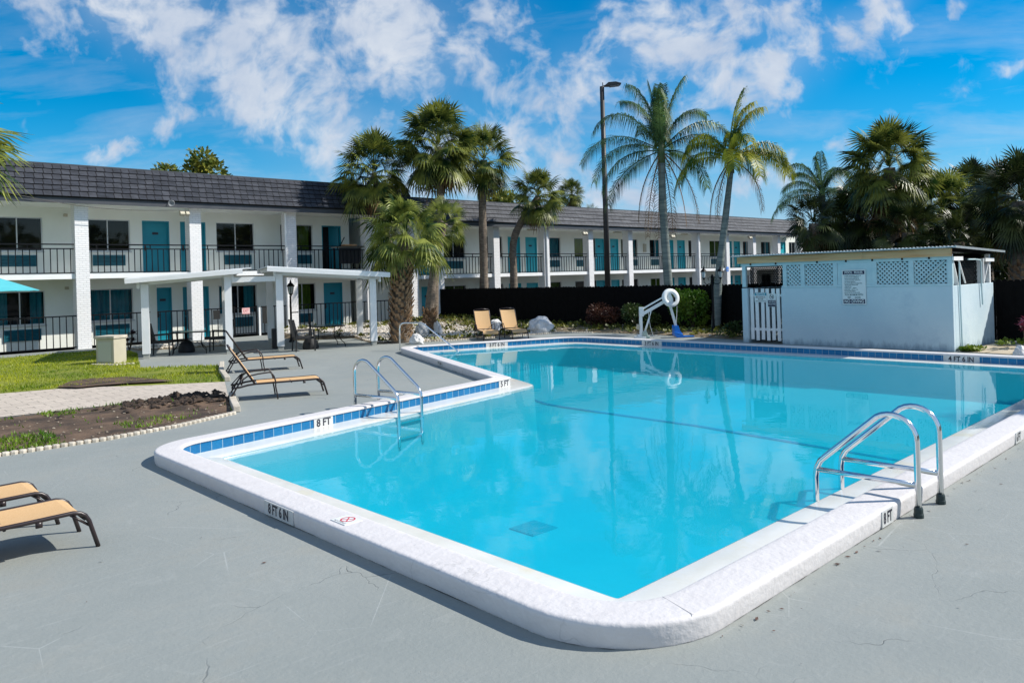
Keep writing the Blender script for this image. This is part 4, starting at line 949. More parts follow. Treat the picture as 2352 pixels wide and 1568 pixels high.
mb.lathe((q.x - .01, y_ + .002, q.z - .05), [(.06, 0), (.06, .003), (.04, .003), (.04, 0)], 16, (0, -1, 0)); mb.tube([(q.x - .01, y_, q.z + .07), (q.x - .01, y_, q.z - .01), (q.x + .05, y_, q.z - .02), (q.x + .08, y_, q.z - .1)], .012, 5); mb.lathe((q.x - .01, y_, q.z + .1), [(.02, 0), (.02, .004)], 8, (0, -1, 0))
mb.build('wheelchair_symbol', M_signw, sg)

# the wing that closes the yard at the far end, in shade, seen through the palms
end = thing('motel_wing', 'shaded end wing of the motel glimpsed between the dark palms', 'building', (62.2, 29.0, -.33), radians(-90), 'motel wings round the pool yard')
cE = [3.65 * i for i in range(5)]; UPE = []; LOE = []
for i in range(2):
    b = i * 7.3
    for Ls in (UPE, LOE): Ls += [('door', b + .8, b + 1.7), ('door', b + 2.2, b + 3.1), ('win', b + 4.2, b + 5.4, WZ0, WZ1, CT), ('win', b + 5.9, b + 7.0, WZ0, WZ1, None)]
build_wing(end, -.1, 15.2, cE, .40, UPE, LOE, M_shR, 5, tealm=M_tealR, ridge=6.0, ext=8)

# ------------------------------------------------------------------ fence, pump house, shelter
def board_fence(xf, y0, y1, ztop, lab):
    t = thing('board_fence', lab, 'fence', (xf, y0, 0)); r = random.Random(4); b = MB(); y = 0.0
    while y < y1 - y0:
        w = .14; zt = ztop + r.uniform(-.012, .012) - .0
        b.v += []; x = r.uniform(-.004, .004)
        P = [(y + .0, 0.02), (y + w - .0, 0.02), (y + w - .0, zt - .04), (y + w - .035, zt), (y + .035, zt), (y + .0, zt - .04)]
        i0 = [b.vert((x, p[0], p[1])) for p in P]; i1 = [b.vert((x + .018, p[0], p[1])) for p in P]; b.face(i0); b.face(i1[::-1])
        for k in range(6): b.face([i0[k], i0[(k + 1) % 6], i1[(k + 1) % 6], i1[k]])
        y += w + r.choice([.0, .0, .001, .002, .006])
    b.build('boards', M_fence, t); rl = MB()
    for z in (.3, 1.25): rl.box(.02, .07, 0, y1 - y0, z, z + .09)
    rl.build('rails', M_fence, t)
    for k in range(int((y1 - y0) / 2.4) + 1):
        p = MB(); p.box(.07, .16, k * 2.4, k * 2.4 + .09, 0, ztop - .08); p.build('post', M_fence, t)
    return t
board_fence(22.9, -9, 29.3, 1.58, 'long black wooden board fence behind the pool garden and the pump house')

HX = 19.6
hut = thing('pump_house', 'white stucco pump house with lattice vents and corrugated metal roof at the poolside', 'pump house', (HX, 0, 0))
Y0, Y1, HZ = 6.12, 11.5, 1.52; XB = 2.9
w = MB(); w.box(0, .14, Y0, 10.33, 0, HZ); w.box(0, .3, 11.33, Y1, 0, HZ); w.box(0.14, XB, Y0, Y0 + .14, 0, HZ); w.box(0.3, XB, Y1 - .14, Y1, 0, HZ); w.box(XB, XB + .14, Y0, Y1, 0, HZ)
bevel(clean(w.build('wall', M_hut, hut)), .008)
f = MB()
f.box(-.01, .09, Y0, Y1, 2.12, 2.21); f.box(-.012, .09, Y0, 10.3, HZ, HZ + .055)
for y in (11.42, 10.21, 9.71, 8.84, 7.865, 7.01, Y0 + .05): f.box(-.008, .085, y - .055, y + .055, HZ + .03, 2.125)
bevel(clean(f.build('frame', M_lat, hut)), .004)
k = MB(); k.box(.005, .04, 7.92, 8.78, HZ + .056, 2.119); k.build('board_panel', M_lat, hut)
def lattice(parent, org, u, wd_, z0, z1, nrm, m=M_lat):
    mb = MB(); org = Vector(org); u = Vector(u).normalized(); n = Vector(nrm).normalized(); hh = z1 - z0; sp = .105; hw = .019
    for sgn, off in ((1, 0.0), (-1, .012)):
        c = -hh - sp
        while c < wd_ + hh:
            # line s = c + t (sgn 1) or s = c + hh - t
            if sgn > 0: ta, tb = max(0, -c), min(hh, wd_ - c); A = (c + ta, ta); B = (c + tb, tb)
            else: ta, tb = max(0, c + hh - wd_), min(hh, c + hh); A = (c + hh - ta, ta); B = (c + hh - tb, tb)
            if tb - ta > .03:
                a = org + u * A[0] + UP * (z0 + A[1]) + n * off; b = org + u * B[0] + UP * (z0 + B[1]) + n * off
                mb.bar(a, b, .006, .038, n.cross((b - a).normalized()))
            c += sp
    return mb.build('lattice_panel', m, parent)
for a, b in ((9.66, 10.155), (8.895, 9.655), (7.065, 7.81), (6.225, 6.955)): lattice(hut, (.03, a, 0), (0, 1, 0), b - a, HZ + .056, 2.119, (1, 0, 0))
lattice(hut, (XB + .05, Y0, 0), (0, 1, 0), Y1 - Y0, HZ, 2.2, (1, 0, 0), M_fence); lattice(hut, (.35, Y1 - .06, 0), (1, 0, 0), XB - .35, HZ, 2.2, (0, -1, 0), M_fence)  # black colour on back and left lattice stands for shade inside the hut
lattice(hut, (.95, Y0 + .09, 0), (1, 0, 0), 1.3, HZ + .02, 2.16, (0, 1, 0), M_black)
k = MB(); k.box(XB - .06, XB - .02, Y0 + .2, 9.9, HZ - .3, 2.28); k.box(.9, 2.4, Y0 + .4, Y0 + .43, HZ - .3, 2.2); k.build('darkening_boards', M_fence, hut)  # boards added inside so the lattice openings look dark
for y in (11.2, 10.45, 9.3, 8.55, 7.9, 7.2, 6.6): k = MB(); k.box(-.03, -.012, y - .02, y + .02, 2.15, 2.215); k.build('bracket', M_black, hut)
k = MB(); k.bar((-.02, 6.27, 2.1), (-.02, 6.8, 1.60), .012, .075, (1, 0, 0)); k.build('front_brace', M_lat, hut)
for a, b, w1, w2 in (((.1, Y0 + .04, 2.1), (.42, Y0 + .04, HZ + .02), .03, .09), ((.42, Y0 - .01, 2.12), (.85, Y0 - .01, HZ + .04), .02, .03), ((2.75, Y0 + .04, 2.1), (2.3, Y0 + .04, HZ + .02), .03, .09), ((2.1, Y0 + .04, HZ), (2.1, Y0 + .04, 2.14), .04, .2)):
    k = MB(); k.bar(a, b, w1, w2, (0, 1, 0)); k.build('side_brace', M_white, hut)
for x, y in ((.06, Y0 + .06), (2.84, Y0 + .06), (2.84, Y1 - .06)): k = MB(); k.box(x - .05, x + .05, y - .05, y + .05, HZ + .002, 2.25); k.build('corner_post', M_white, hut)
for a, b, z in ((-.02, .62, 2.10), (2.3, 3.0, 2.06)): k = MB(); k.box(a, b, Y0 - .05, Y0 - .012, z, z + .09); k.build('beam_end', M_white, hut)
k = MB()
for a, b in ((Y0 - .02, 8.1), (8.105, 9.95), (9.955, Y1 + .08)): k.box(-.075, -.03, a, b, 2.20, 2.385)
clean(k.build('header_beam', M_wood, hut))
k = MB()
for i in range(7): k.bar((-.03, Y0 + .1 + i * .88, 2.37), (3.3, Y0 + .1 + i * .88, 2.27), .04, .09)
k.build('rafters', M_fence, hut)  # rafters coloured black for the shade under the roof
k = MB(); n = 300; A_ = .011
def rz(x): return 2.43 - .028 * (x + .2)
P = [(Y0 - .16 + (Y1 - Y0 + .34) * i / n, A_ * sin(2 * pi * (Y1 - Y0 + .34) * i / n / .082)) for i in range(n + 1)]
for (ya, da), (yb, db) in zip(P, P[1:]):
    for t in (0.0, -.004): k.quad((-.24, ya, rz(-.24) + da + t), (-.24, yb, rz(-.24) + db + t), (3.5, yb, rz(3.5) + db + t), (3.5, ya, rz(3.5) + da + t))
k.build('corrugated_roof', M_tin, hut, smooth=True)
k = MB(); k.box(-.245, -.235, Y0 - .16, Y1 + .18, 2.395, 2.422); k.bar((-.24, Y0 - .165, 2.412), (3.5, Y0 - .165, 2.308), .012, .05); k.build('roof_edge', M_tin, hut)
gt = thing('picket_gate', 'white picket gate in the pump house doorway with dark gaps', 'gate', (HX + .1, 10.36, 0))
for i in range(6):
    y = .09 + i * .158; k = MB(); tilt = [.012, -.006, .01, -.012, .016, 0][i]; k.bar((-.02, y, .08 + .02 * (i % 2)), (-.02, y + tilt, 1.5), .012, .098, (0, 1, 0)); k.build('picket', M_white, gt)
k = MB(); 
for z in (.35, 1.28): k.box(-.01, .03, 0, .95, z, z + .07)
k.build('gate_rail', M_white, gt)
k = MB(); k.tube([(.45, Y0 - .03, .0), (.42, Y0 - .03, .9), (.40, Y0 - .03, 1.5), (.40, Y0 - .03, 2.05)], .018, 6); k.tube([(2.0, Y0 - .04, 1.0), (1.95, Y0 - .04, 1.5), (1.95, Y0 - .04, 2.02), (1.9, Y0 - .04, 2.1), (1.5, Y0 - .04, 2.12), (1.0, Y0 - .04, 2.12)], .018, 6); k.build('conduit', M_lat, hut)
# signs on the pump house
def sign_board(name, lab, x, ya, yb, za, zb, m=M_signw):
    mb = MB(); mb.box(x - .008, x, yb, ya, zb, za); return tag(bevel(clean(mb.build(name, m)), .002), lab, 'sign')
SX = HX - .02
sb = sign_board('pool_rules_sign', 'tall white POOL RULES sign ending in NO DIVING on the pump house wall', SX, 8.66, 8.07, 1.95, 1.08)
def band(p, x, ya, yb, za, zb, m, name='colour_band'):
    mb = MB(); mb.quad((x, ya, za), (x, yb, za), (x, yb, zb), (x, ya, zb)); return mb.build(name, m, p)
XS = SX - .0095
band(sb, XS, 8.635, 8.095, 1.925, 1.835, M_navy); band(sb, XS, 8.635, 8.095, 1.105, 1.215, M_navy)
def wr(p, txt, y, z, size, m, sq=1.0, al='CENTER', bold=0.0): return text_mb(txt, size, (XS - .0012, y, z), (0, -1, 0), UP, m, 'lettering', p, squash=sq, align=al, bold=bold)
wr(sb, 'POOL  RULES', 8.365, 1.88, .082, M_signw, .92, bold=.0016); wr(sb, 'NO DIVING', 8.365, 1.158, .108, M_signw, .86, bold=.002)
M_txt = mat('sign_small_text', (0.03, 0.10, 0.12), rough=0.5)
for i, ln in enumerate(('1. NO FOOD OR BEVERAGES IN THE POOL OR', '   ON POOL WET DECK. COMMERCIALLY', '   BOTTLED WATER IN PLASTIC BOTTLES', '   ALLOWED ON THE POOL WET DECK FOR', '   POOL PATRON HYDRATION.', '2. NO GLASS OR ANIMALS IN THE FENCED POOL', '   AREA OR 50 FEET UNFENCED FROM', '   UNFENCED POOL.', '3. BATHING LOAD: ____ PERSONS', '4. POOL HOURS: ___ A.M. TO ___ P.M.', '5. SHOWER BEFORE ENTERING.', '6. DO NOT SWALLOW THE POOL WATER.')):
    wr(sb, ln, 8.61, 1.802 - i * .0385, .031, M_txt, .66, 'LEFT', .0008)
wr(sb, 'POOL MAXIMUM DEPTH:', 8.365, 1.325, .062, M_txt, .66, bold=.001); wr(sb, 'FEET        INCHES', 8.365, 1.255, .058, M_txt, .72, bold=.001)
GX = HX + .065
nb = sign_board('notice_sign', 'NOTICE MECHANICAL ROOM sign on the left of the picket gate', GX, 11.15, 10.78, 1.40, 1.13)
XS = GX - .0095; band(nb, XS, 11.14, 10.79, 1.39, 1.31, M_teal); wr(nb, 'NOTICE', 10.965, 1.35, .078, M_signw, .95, bold=.002); wr(nb, 'MECHANICAL', 10.965, 1.265, .05, M_ink, .95, bold=.001); wr(nb, 'ROOM', 10.965, 1.21, .05, M_ink, 1, bold=.001); band(nb, XS, 11.12, 10.81, 1.165, 1.155, M_ink)
pb = sign_board('no_pets_sign', 'NO PETS ALLOWED sign with a barred circle on the picket gate', GX, 10.755, 10.515, 1.365, 1.01)
band(pb, XS, 10.75, 10.52, 1.185, 1.015, M_navy); wr(pb, 'NO PETS', 10.635, 1.14, .055, M_signw, .85, bold=.001); wr(pb, 'ALLOWED', 10.635, 1.08, .052, M_signw, .85, bold=.001)
k = MB(); cy_, cz_, R_ = 10.635, 1.275, .068
for i in range(20):
    a0, a1 = 2 * pi * i / 20, 2 * pi * (i + 1) / 20
    k.quad((XS - .001, cy_ + cos(a0) * R_, cz_ + sin(a0) * R_), (XS - .001, cy_ + cos(a1) * R_, cz_ + sin(a1) * R_), (XS - .001, cy_ + cos(a1) * R_ * .84, cz_ + sin(a1) * R_ * .84), (XS - .001, cy_ + cos(a0) * R_ * .84, cz_ + sin(a0) * R_ * .84))
k.bar((XS - .001, cy_ + .045, cz_ + .045), (XS - .001, cy_ - .045, cz_ - .045), .012, .001, (1, 0, 0)); k.build('barred_circle', M_ink, pb)
k = MB(); k.obox((XS - .0006, cy_, cz_), (0, .03, 0), (0, 0, .012), (.0003, 0, 0)); k.obox((XS - .0006, cy_ - .03, cz_ + .018), (0, .012, 0), (0, 0, .012), (.0003, 0, 0)); k.obox((XS - .0006, cy_ + .02, cz_ - .02), (0, .005, 0), (0, 0, .015), (.0003, 0, 0)); k.obox((XS - .0006, cy_ - .02, cz_ - .02), (0, .005, 0), (0, 0, .015), (.0003, 0, 0)); k.build('animal_silhouette', M_ink, pb)
# paving patch and pot beyond the pump house
M_flag = brickmat('tan_flagstone', (0.46, 0.38, 0.27), (0.52, 0.44, 0.33), (0.16, 0.14, 0.08), 0.55, 0.5, 0.02, rough=.9, bump=.6, uv=False, vary=(4, .2))
kind(sheet('paved_patch', [(19.35, 2.6), (22.4, 2.6), (22.0, 6.0), (19.7, 6.05)], [], .012, M_flag), 'structure')

PA = atan2(-.37, .93)
sh = thing('shade_shelter', 'white timber shade shelter with two low roofs facing away from each other', 'shelter', (7.6, 23.39, 0), PA)
def pgpost(x, y, h, lean=0.0):
    k = MB(); k.box(x - .1, x + .1, y - .1, y + .1, .14, h); clean(k.build('post', M_white, sh)); k = MB(); k.box(x - .08, x + .08, y - .08, y + .08, 0, .14); k.build('post_base', M_floorp, sh)
for x, y, h in ((-.02, 0, 2.13), (2.21, 0, 2.33), (3.67, 0, 2.33), (6.5, 0, 2.12), (-.02, 3.85, 2.13), (2.21, 3.85, 2.33), (3.67, 3.85, 2.33), (6.78, 3.85, 2.10)): pgpost(x, y, h)
for (xa, za, xb, zb, xs, ze0, xe, ze1) in ((-.12, 2.07, 2.32, 2.27, -.5, 2.31, 2.72, 2.53), (3.56, 2.29, 6.72, 2.06, 3.31, 2.57, 7.0, 2.29)):
    for y in (-.02, 3.87):
        k = MB(); k.bar((xa, y, za + .09), (xb, y, zb + .09), .06, .16); clean(k.build('beam', M_white, sh))
    k = MB(); dx = xe - xs; sl = (ze1 - ze0) / dx
    k.bar((xs, 2.0, ze0 - .02), (xe + (.15 if xs < 0 else 0), 2.0, ze1 - .02 + (sl * .15 if xs < 0 else 0)), 4.7, .03, (0, 0, 1)); clean(k.build('roof_panel', M_white, sh))
    for y in (-.36, 4.36):
        k = MB(); k.bar((xs, y, ze0 - .095), (xe - (.1 if xs < 0 else 0), y, ze1 - .095 - (sl * .1 if xs < 0 else 0)), .04, .13); clean(k.build('fascia_board', M_white, sh))
    for i in range(6):
        x = xs + .12 + (dx - .3) * i / 5; k = MB(); k.bar((x, -.3, ze0 + sl * (x - xs) - .09), (x, 4.3, ze0 + sl * (x - xs) - .09), .05, .11); k.build('rafter', M_white, sh)
for y in (-.06, 3.85):
    k = MB(); k.box(2.32, 3.56, y - .03, y + .03, 2.11, 2.26); clean(k.build('tie_beam', M_white, sh))
for y in (-.1, 3.9):
    for x, z in ((-.18, 2.02), (2.34, 2.24), (3.54, 2.26), (6.72, 2.02)): k = MB(); k.box(x - .035, x + .035, y - .04, y + .04, z - .02, z + .2); k.build('beam_end', M_white, sh)

# ------------------------------------------------------------------ poolside furniture and fittings
def make_chaise(name, label):
    t = thing(name, label, 'lounge chair', (0, 0, 0), 0, 'tan sling lounge chairs')
    prof = [(0, 0), (.045, .16), (.06, .215), (.085, .26), (.12, .285), (.17, .297), (.45, .292), (1.22, .286), (1.36, .272), (1.48, .245), (1.62, .235)]
    f = MB()
    for y in (-.265, .265): f.tube([(s, y, z) for s, z in prof], .0165, 8)
    for s, z in ((.09, .235), (.62, .275), (1.60, .235)): f.tube([(s, -.265, z), (s, .265, z)], .013, 6)
    for y in (-.265, .265):
        f.tube([(.05, y * .97, .17), (.19, y * .97, .285)], .010, 6); f.obox((.40, y, .262), (.022, 0, 0), (0, .012, 0), (.0, 0, .022))
    f.build('frame', M_brown, t, smooth=True)
    k = MB(); fb = [(.062, .215), (.085, .262), (.12, .290), (.17, .303), (.45, .298), (1.19, .291)]
    for a, b in zip(fb, fb[1:]):
        m = 6
        for i in range(m):
            ya, yb = -.25 + .5 * i / m, -.25 + .5 * (i + 1) / m; sg = lambda y: -.012 * (1 - (y / .25) ** 2)
            for dz in (0, -.004): k.quad((a[0], ya, a[1] + sg(ya) + dz), (b[0], ya, b[1] + sg(ya) + dz), (b[0], yb, b[1] + sg(yb) + dz), (a[0], yb, a[1] + sg(yb) + dz))
    k.build('seat', M_tan, t, smooth=True)
    b0, b1 = Vector((1.235, 0, .30)), Vector((1.625, 0, .905)); bd = (b1 - b0).normalized(); bn = Vector((-bd.z, 0, bd.x))
    k = MB()
    for y in (-.265, .265): k.tube([b0 + Vector((0, y, -.012)), b1 + Vector((0, y, 0)), b1 + bd * .05 + Vector((0, y * .92, 0))], .0165, 8)
    k.tube([b1 + bd * .05 + Vector((0, -.245, 0)), b1 + bd * .075, b1 + bd * .05 + Vector((0, .245, 0))], .0165, 8); k.tube([b0 + Vector((0, -.26, 0)), b0 + Vector((0, .26, 0))], .012, 6)
    k.build('back_frame', M_brown, t, smooth=True)
    k = MB(); n = 6
    for i in range(n):
        p0 = b0 + (b1 - b0) * (.02 + .97 * i / n); p1 = b0 + (b1 - b0) * (.02 + .97 * (i + 1) / n)
        for j in range(n):
            ya, yb = -.25 + .5 * j / n, -.25 + .5 * (j + 1) / n; s0 = .016 * (1 - (ya / .25) ** 2); s1 = .016 * (1 - (yb / .25) ** 2)
            for o in (.014, .009):
                k.quad(p0 + bn * (o - s0) + Vector((0, ya, 0)), p1 + bn * (o - s0) + Vector((0, ya, 0)), p1 + bn * (o - s1) + Vector((0, yb, 0)), p0 + bn * (o - s1) + Vector((0, yb, 0)))
    k.build('backrest', M_tan, t, smooth=True)
    for y in (-1, 1):
        k = MB(); k.tube([(.86, y * .315, 0), (.872, y * .31, .1), (.892, y * .30, .22), (.890, y * .295, .31), (.915, y * .305, .40), (.95, y * .31, .462), (.99, y * .31, .478), (1.18, y * .31, .462), (1.36, y * .305, .43), (1.43, y * .295, .38), (1.46, y * .285, .28)], .013, 7); k.build('armrest', M_brown, t, smooth=True)
        k = MB(); k.tube([(1.68, y * .262, 0), (1.56, y * .262, .2), (1.42, y * .262, .43)], .0145, 7); k.build('leg', M_brown, t, smooth=True)
    k = MB(); k.tube([(1.63, -.262, .08), (1.63, .262, .08)], .011, 6); k.tube([(1.42, -.22, .43), (1.33, -.22, .44)], .01, 6); k.tube([(1.62, -.2, .24), (1.45, -.2, .42)], .01, 6); k.tube([(1.62, .2, .24), (1.45, .2, .42)], .01, 6); k.build('back_support', M_brown, t, smooth=True)
    return t
ch = make_chaise('lounge_chair', 'tan lounge chair with raised back nearest the lawn kerb, in front of its twin')
ch.location = (7.23, 12.77, 0); ch.rotation_euler = (0, 0, radians(158))
dup(ch, (9.055, 17.12, 0), radians(160), 'tan lounge chair with raised back beside the shelter posts, behind its twin')
dup(ch, (1.77, 6.96, 0), radians(180), 'nearer of the two tan lounge chairs cut off by the left edge')
dup(ch, (1.70, 7.86, 0), radians(180), 'farther of the two tan lounge chairs cut off by the left edge')
fa, fb_ = g(1111, 783), g(1213.7, 777.5); fc = g(1177.7, 779.8)
dup(ch, ((fb_.x + fc.x) / 2, (fb_.y + fc.y) / 2, 0), radians(62), 'upright tan lounge chair facing the pool, right one of the pair before the boulders')
dup(ch, (fa.x + .22, fa.y - .14, 0), radians(60), 'upright tan lounge chair facing the pool, left one of the pair before the boulders')

def arc(c, r, a0, a1, n): return [(c[0] + r * cos(radians(a0 + (a1 - a0) * i / n)), c[1] + r * sin(radians(a0 + (a1 - a0) * i / n))) for i in range(n + 1)]
def make_ladder(name, label, loc, rz, feet=True, span=.86):
    t = thing(name, label, 'pool ladder', loc, rz, 'pool ladders')
    top = arc((.20, .60), .20, 180, 58, 9); e = top[-1]; sx = span - .02
    slope = atan2(-(e[1] - .36), sx - .06 - e[0]); low = [(sx - .10, .385), (sx - .045, .335), (sx - .012, .27), (sx, .19)]
    rail = [(0, .02 if feet else 0)] + [(0, .3)] + top + low + [(sx, 0), (sx, -.5)]
    for y in (-.25, .25):
        k = MB(); k.tube([(s, y, z) for s, z in rail], .0245, 12); k.build('handrail', M_steel, t, smooth=True)
        k = MB(); k.tube([(0, y, .255), (sx, y, .255)], .023, 12); k.build('cross_bar', M_steel, t, smooth=True)
        if feet:
            k = MB(); k.lathe((0, y, 0), [(.038, 0), (.038, .03), (.035, .035), (.034, .07), (.028, .085)], 14); k.build('rubber_foot', M_rubber, t)
    for z in (-.10, -.33):
        k = MB(); k.box(sx - .05, sx + .05, -.25, .25, z - .014, z + .014); bevel(clean(k.build('tread', M_steel, t)), .006)
    return t
make_ladder('pool_ladder', 'stainless pool ladder on the near right rim with dark rubber feet', (6.815, 2.345, 0), radians(90))
make_ladder('pool_ladder', 'stainless pool ladder on the blue-tiled left rim beside the 8 FT marker', (6.72, 10.58, 0), atan2(-.983, .185), feet=True, span=.95)
hr = thing('stair_handrail', 'single steel handrail sloping into the shallow corner of the pool', 'handrail', (0, 0, 0))
pA = Vector((13.05, 18.72, 0)); pB = Vector((13.80, 17.02, 0)); dd = (pB - pA)
k = MB(); pts = [(0, 0.0), (0, .62), (.012, .72), (.05, .775), (.10, .79), (.34, .79), (.40, .775), (.46, .72)]
k.tube([pA + dd * s + UP * z for s, z in pts] + [pB + UP * (.0), pB + dd * .05 + UP * -.12], .0225, 10); k.build('rail', M_steel, hr, smooth=True)
k = MB(); k.lathe((pB.x, pB.y, -.22), [(.07, 0), (.07, .03), (.03, .12)], 12); k.build('anchor', M_steel, hr)

# pool lift
lf = thing('pool_lift', 'white pool hoist with ring handle and blue bucket seat at the pool edge', 'pool lift', (19.5, 14.96, 0), atan2(RT.y, RT.x))
k = MB(); k.box(-.22, .12, -.16, .16, 0, .07); k.box(-.12, .0, -.1, .1, .07, .12); bevel(clean(k.build('base', M_lift, lf)), .01)
k = MB(); k.box(-.055, .04, -.05, .05, .07, .96); k.box(-.055, .085, -.062, .062, .68, .97); bevel(clean(k.build('mast', M_lift, lf)), .008)
k = MB(); k.bar((.02, 0, .735), (.86, 0, 1.19), .085, .095, (0, 0, 1)); bevel(clean(k.build('arm', M_lift, lf)), .008)
k = MB(); k.bar((.06, 0, .915), (.80, 0, 1.31), .05, .045); clean(k.build('parallel_link', M_lift, lf))
k = MB(); AX = Vector((.28, -.93, .22)).normalized(); C0 = Vector((.93, -.06, 1.235)); u = AX.orthogonal().normalized()
rp = [(.285, -.035), (.295, 0), (.285, .035), (.16, .045), (.145, .02), (.145, -.02), (.16, -.035)]
R = []; w_ = AX.cross(u)
for r_, h_ in rp: R.append([k.vert(C0 + AX * h_ + (u * cos(2 * pi * i / 28) + w_ * sin(2 * pi * i / 28)) * r_) for i in range(28)])
for a, b in zip(R, R[1:] + R[:1]):
    for i in range(28): k.face([a[i], a[(i + 1) % 28], b[(i + 1) % 28], b[i]])
k.build('ring_handle', M_lift, lf, smooth=True)
k = MB(); k.bar((.86, -.07, 1.40), (.99, -.07, 1.08), .11, .03, (0, 1, 0)); clean(k.build('ring_plate', M_lift, lf))
k = MB(); k.bar((.80, -.0, 1.46), (1.07, -.05, .36), .06, .075, (1, 0, 0)); clean(k.build('hanger', M_lift, lf))
k = MB(); k.box(1.0, 1.06, -.16, -.08, 1.12, 1.26); bevel(clean(k.build('controller', M_black, lf)), .01)
k = MB(); k.tube([(.31, -.09, .86), (.25, -.09, .65)], .016, 8); k.tube([(.25, -.09, .65), (.10, -.09, .22)], .03, 8); k.build('actuator', M_lift, lf, smooth=True)
k = MB(); k.obox((.10, -.09, .14), (.065, 0, .02), (0, .06, 0), (-.02, 0, .085)); k.obox((.14, -.09, .05), (.10, 0, -.02), (0, .06, 0), (.01, 0, .04)); bevel(clean(k.build('motor', M_motor, lf)), .015)
k = MB(); k.box(-.14, -.06, -.08, .08, .28, .44); bevel(clean(k.build('battery_box', M_ped, lf)), .01)
k = MB(); k.tube([(.22, -.1, .82), (.24, -.11, .55), (.27, -.11, .35), (.36, -.12, .02)], .007, 5); k.tube([(1.12, -.06, .98), (1.10, -.08, .7), (1.08, -.06, .42)], .008, 5); k.build('cable', M_lift, lf)
k = MB()
prof = [(1.02, .37), (1.0, .22), (1.01, .08), (1.06, .03), (1.22, .04), (1.27, .03), (1.30, .012)]
for a, b in zip(prof, prof[1:]):
    for n_ in (0, .03): k.quad((a[0] + n_, -.19, a[1] + n_ * .4), (b[0] + n_, -.19, b[1] + n_ * .4), (b[0] + n_, .19, b[1] + n_ * .4), (a[0] + n_, .19, a[1] + n_ * .4))
for y in (-.19, .19):
    i0 = [k.vert(q) for q in ((1.0, y, .37), (1.12, y, .38), (1.17, y, .22), (1.24, y, .12), (1.30, y, .012), (1.06, y, .012), (1.0, y, .08))]; k.face(i0)
seat = k.build('seat', M_blue, lf)
k = MB(); k.tube([(.97, -.20, .16), (1.02, -.21, .17), (1.20, -.21, .12), (1.23, -.2, .125)], .015, 7); k.build('armrest', M_blue, lf, smooth=True)
k = MB(); k.obox((1.46, 0, .03), (.16, 0, .0), (0, .13, 0), (0, 0, .012)); bevel(clean(k.build('footrest', M_blue, lf)), .008)

# tables, chairs, umbrella bases under the shelter
def make_table(name, label):
    t = thing(name, label, 'table', (0, 0, 0), 0, 'patio tables')
    k = MB(); k.box(-.46, .46, -.46, .46, .655, .675); bevel(clean(k.build('tabletop', M_tabtop, t)), .008)
    k = MB()
    for a, b in (((-.47, -.47), (.47, -.47)), ((.47, -.47), (.47, .47)), ((.47, .47), (-.47, .47)), ((-.47, .47), (-.47, -.47))): k.tube([(*a, .652), (*b, .652)], .018, 6)
    k.build('rim', M_black, t)
    for sx in (-1, 1):
        for sy in (-1, 1):
            k = MB(); k.tube([(sx * .36, sy * .36, .65), (sx * .34, sy * .34, .45), (sx * .33, sy * .33, .30), (sx * .37, sy * .37, .20), (sx * .46, sy * .46, .10), (sx * .47, sy * .47, 0)], .013, 6); k.build('leg', M_black, t)
    k = MB()
    for s in (-1, 1): k.tube([(-.335, s * .335, .33), (.335, s * .335, .33)], .01, 5); k.tube([(s * .335, -.335, .33), (s * .335, .335, .33)], .01, 5)
    k.build('stretcher', M_black, t); return t
tb = make_table('patio_table', 'glass-topped patio table between two dark chairs under the left shelter roof'); tb.location = (9.05, 24.05, 0); tb.rotation_euler = (0, 0, PA)
dup(tb, (12.62, 22.12, 0), PA + .1, 'patio table with curved legs standing before the pebbles under the right shelter roof')
def make_armchair(name, label):   # faces +x
    t = thing(name, label, 'chair', (0, 0, 0), 0, 'black wicker armchairs')
    k = MB(); k.obox((.0, 0, .40), (.26, 0, 0), (0, .25, 0), (0, 0, .035)); bevel(clean(k.build('seat', M_wicker, t)), .01)
    k = MB(); k.obox((-.31, 0, .68), (.045, 0, -.27 * -.0), (0, .25, 0), (-.06, 0, .27)); bevel(clean(k.build('backrest', M_wicker, t)), .01)
    for s in (-1, 1):
        k = MB(); k.bar((-.28, s * .27, .60), (.27, s * .27, .63), .05, .03); k.build('armrest', M_wicker, t)
        k = MB(); k.bar((.26, s * .27, 0), (.24, s * .27, .62), .035, .035, (0, 1, 0)); k.build('leg', M_wicker, t)
        k = MB(); k.bar((-.30, s * .27, 0), (-.26, s * .27, .62), .035, .035, (0, 1, 0)); k.build('leg', M_wicker, t)
    return t
ac = make_armchair('armchair', 'black wicker armchair at the left shelter post, facing the glass table'); ac.location = (8.25, 24.1, 0); ac.rotation_euler = (0, 0, PA - .15)
dup(ac, (9.95, 23.95, 0), PA + pi - .2, 'black armchair right of the glass table, beside the second shelter post')
dup(ac, (11.42, 21.35, 0), PA + .1, 'black wicker armchair in front of the third shelter post with the dark pot behind it')
def make_base(name, label):
    t = thing(name, label, 'umbrella base', (0, 0, 0), 0, 'black umbrella bases')
    k = MB(); k.lathe((0, 0, 0), [(.23, 0), (.25, .05), (.22, .20), (.15, .33), (.05, .40)], 18); k.build('weight', M_wicker, t, smooth=True)
    k = MB(); k.tube([(0, 0, .38), (0, 0, .62)], .05, 10); k.tube([(0, 0, .62), (0, 0, 1.1)], .032, 8); k.build('sleeve', M_black, t); return t
ub = make_base('umbrella_base', 'black umbrella base with empty sleeve under the glass table'); ub.location = (9.1, 24.45, 0)
dup(ub, (11.85, 21.75, 0), 0, 'black umbrella base with empty sleeve beside the front armchair')
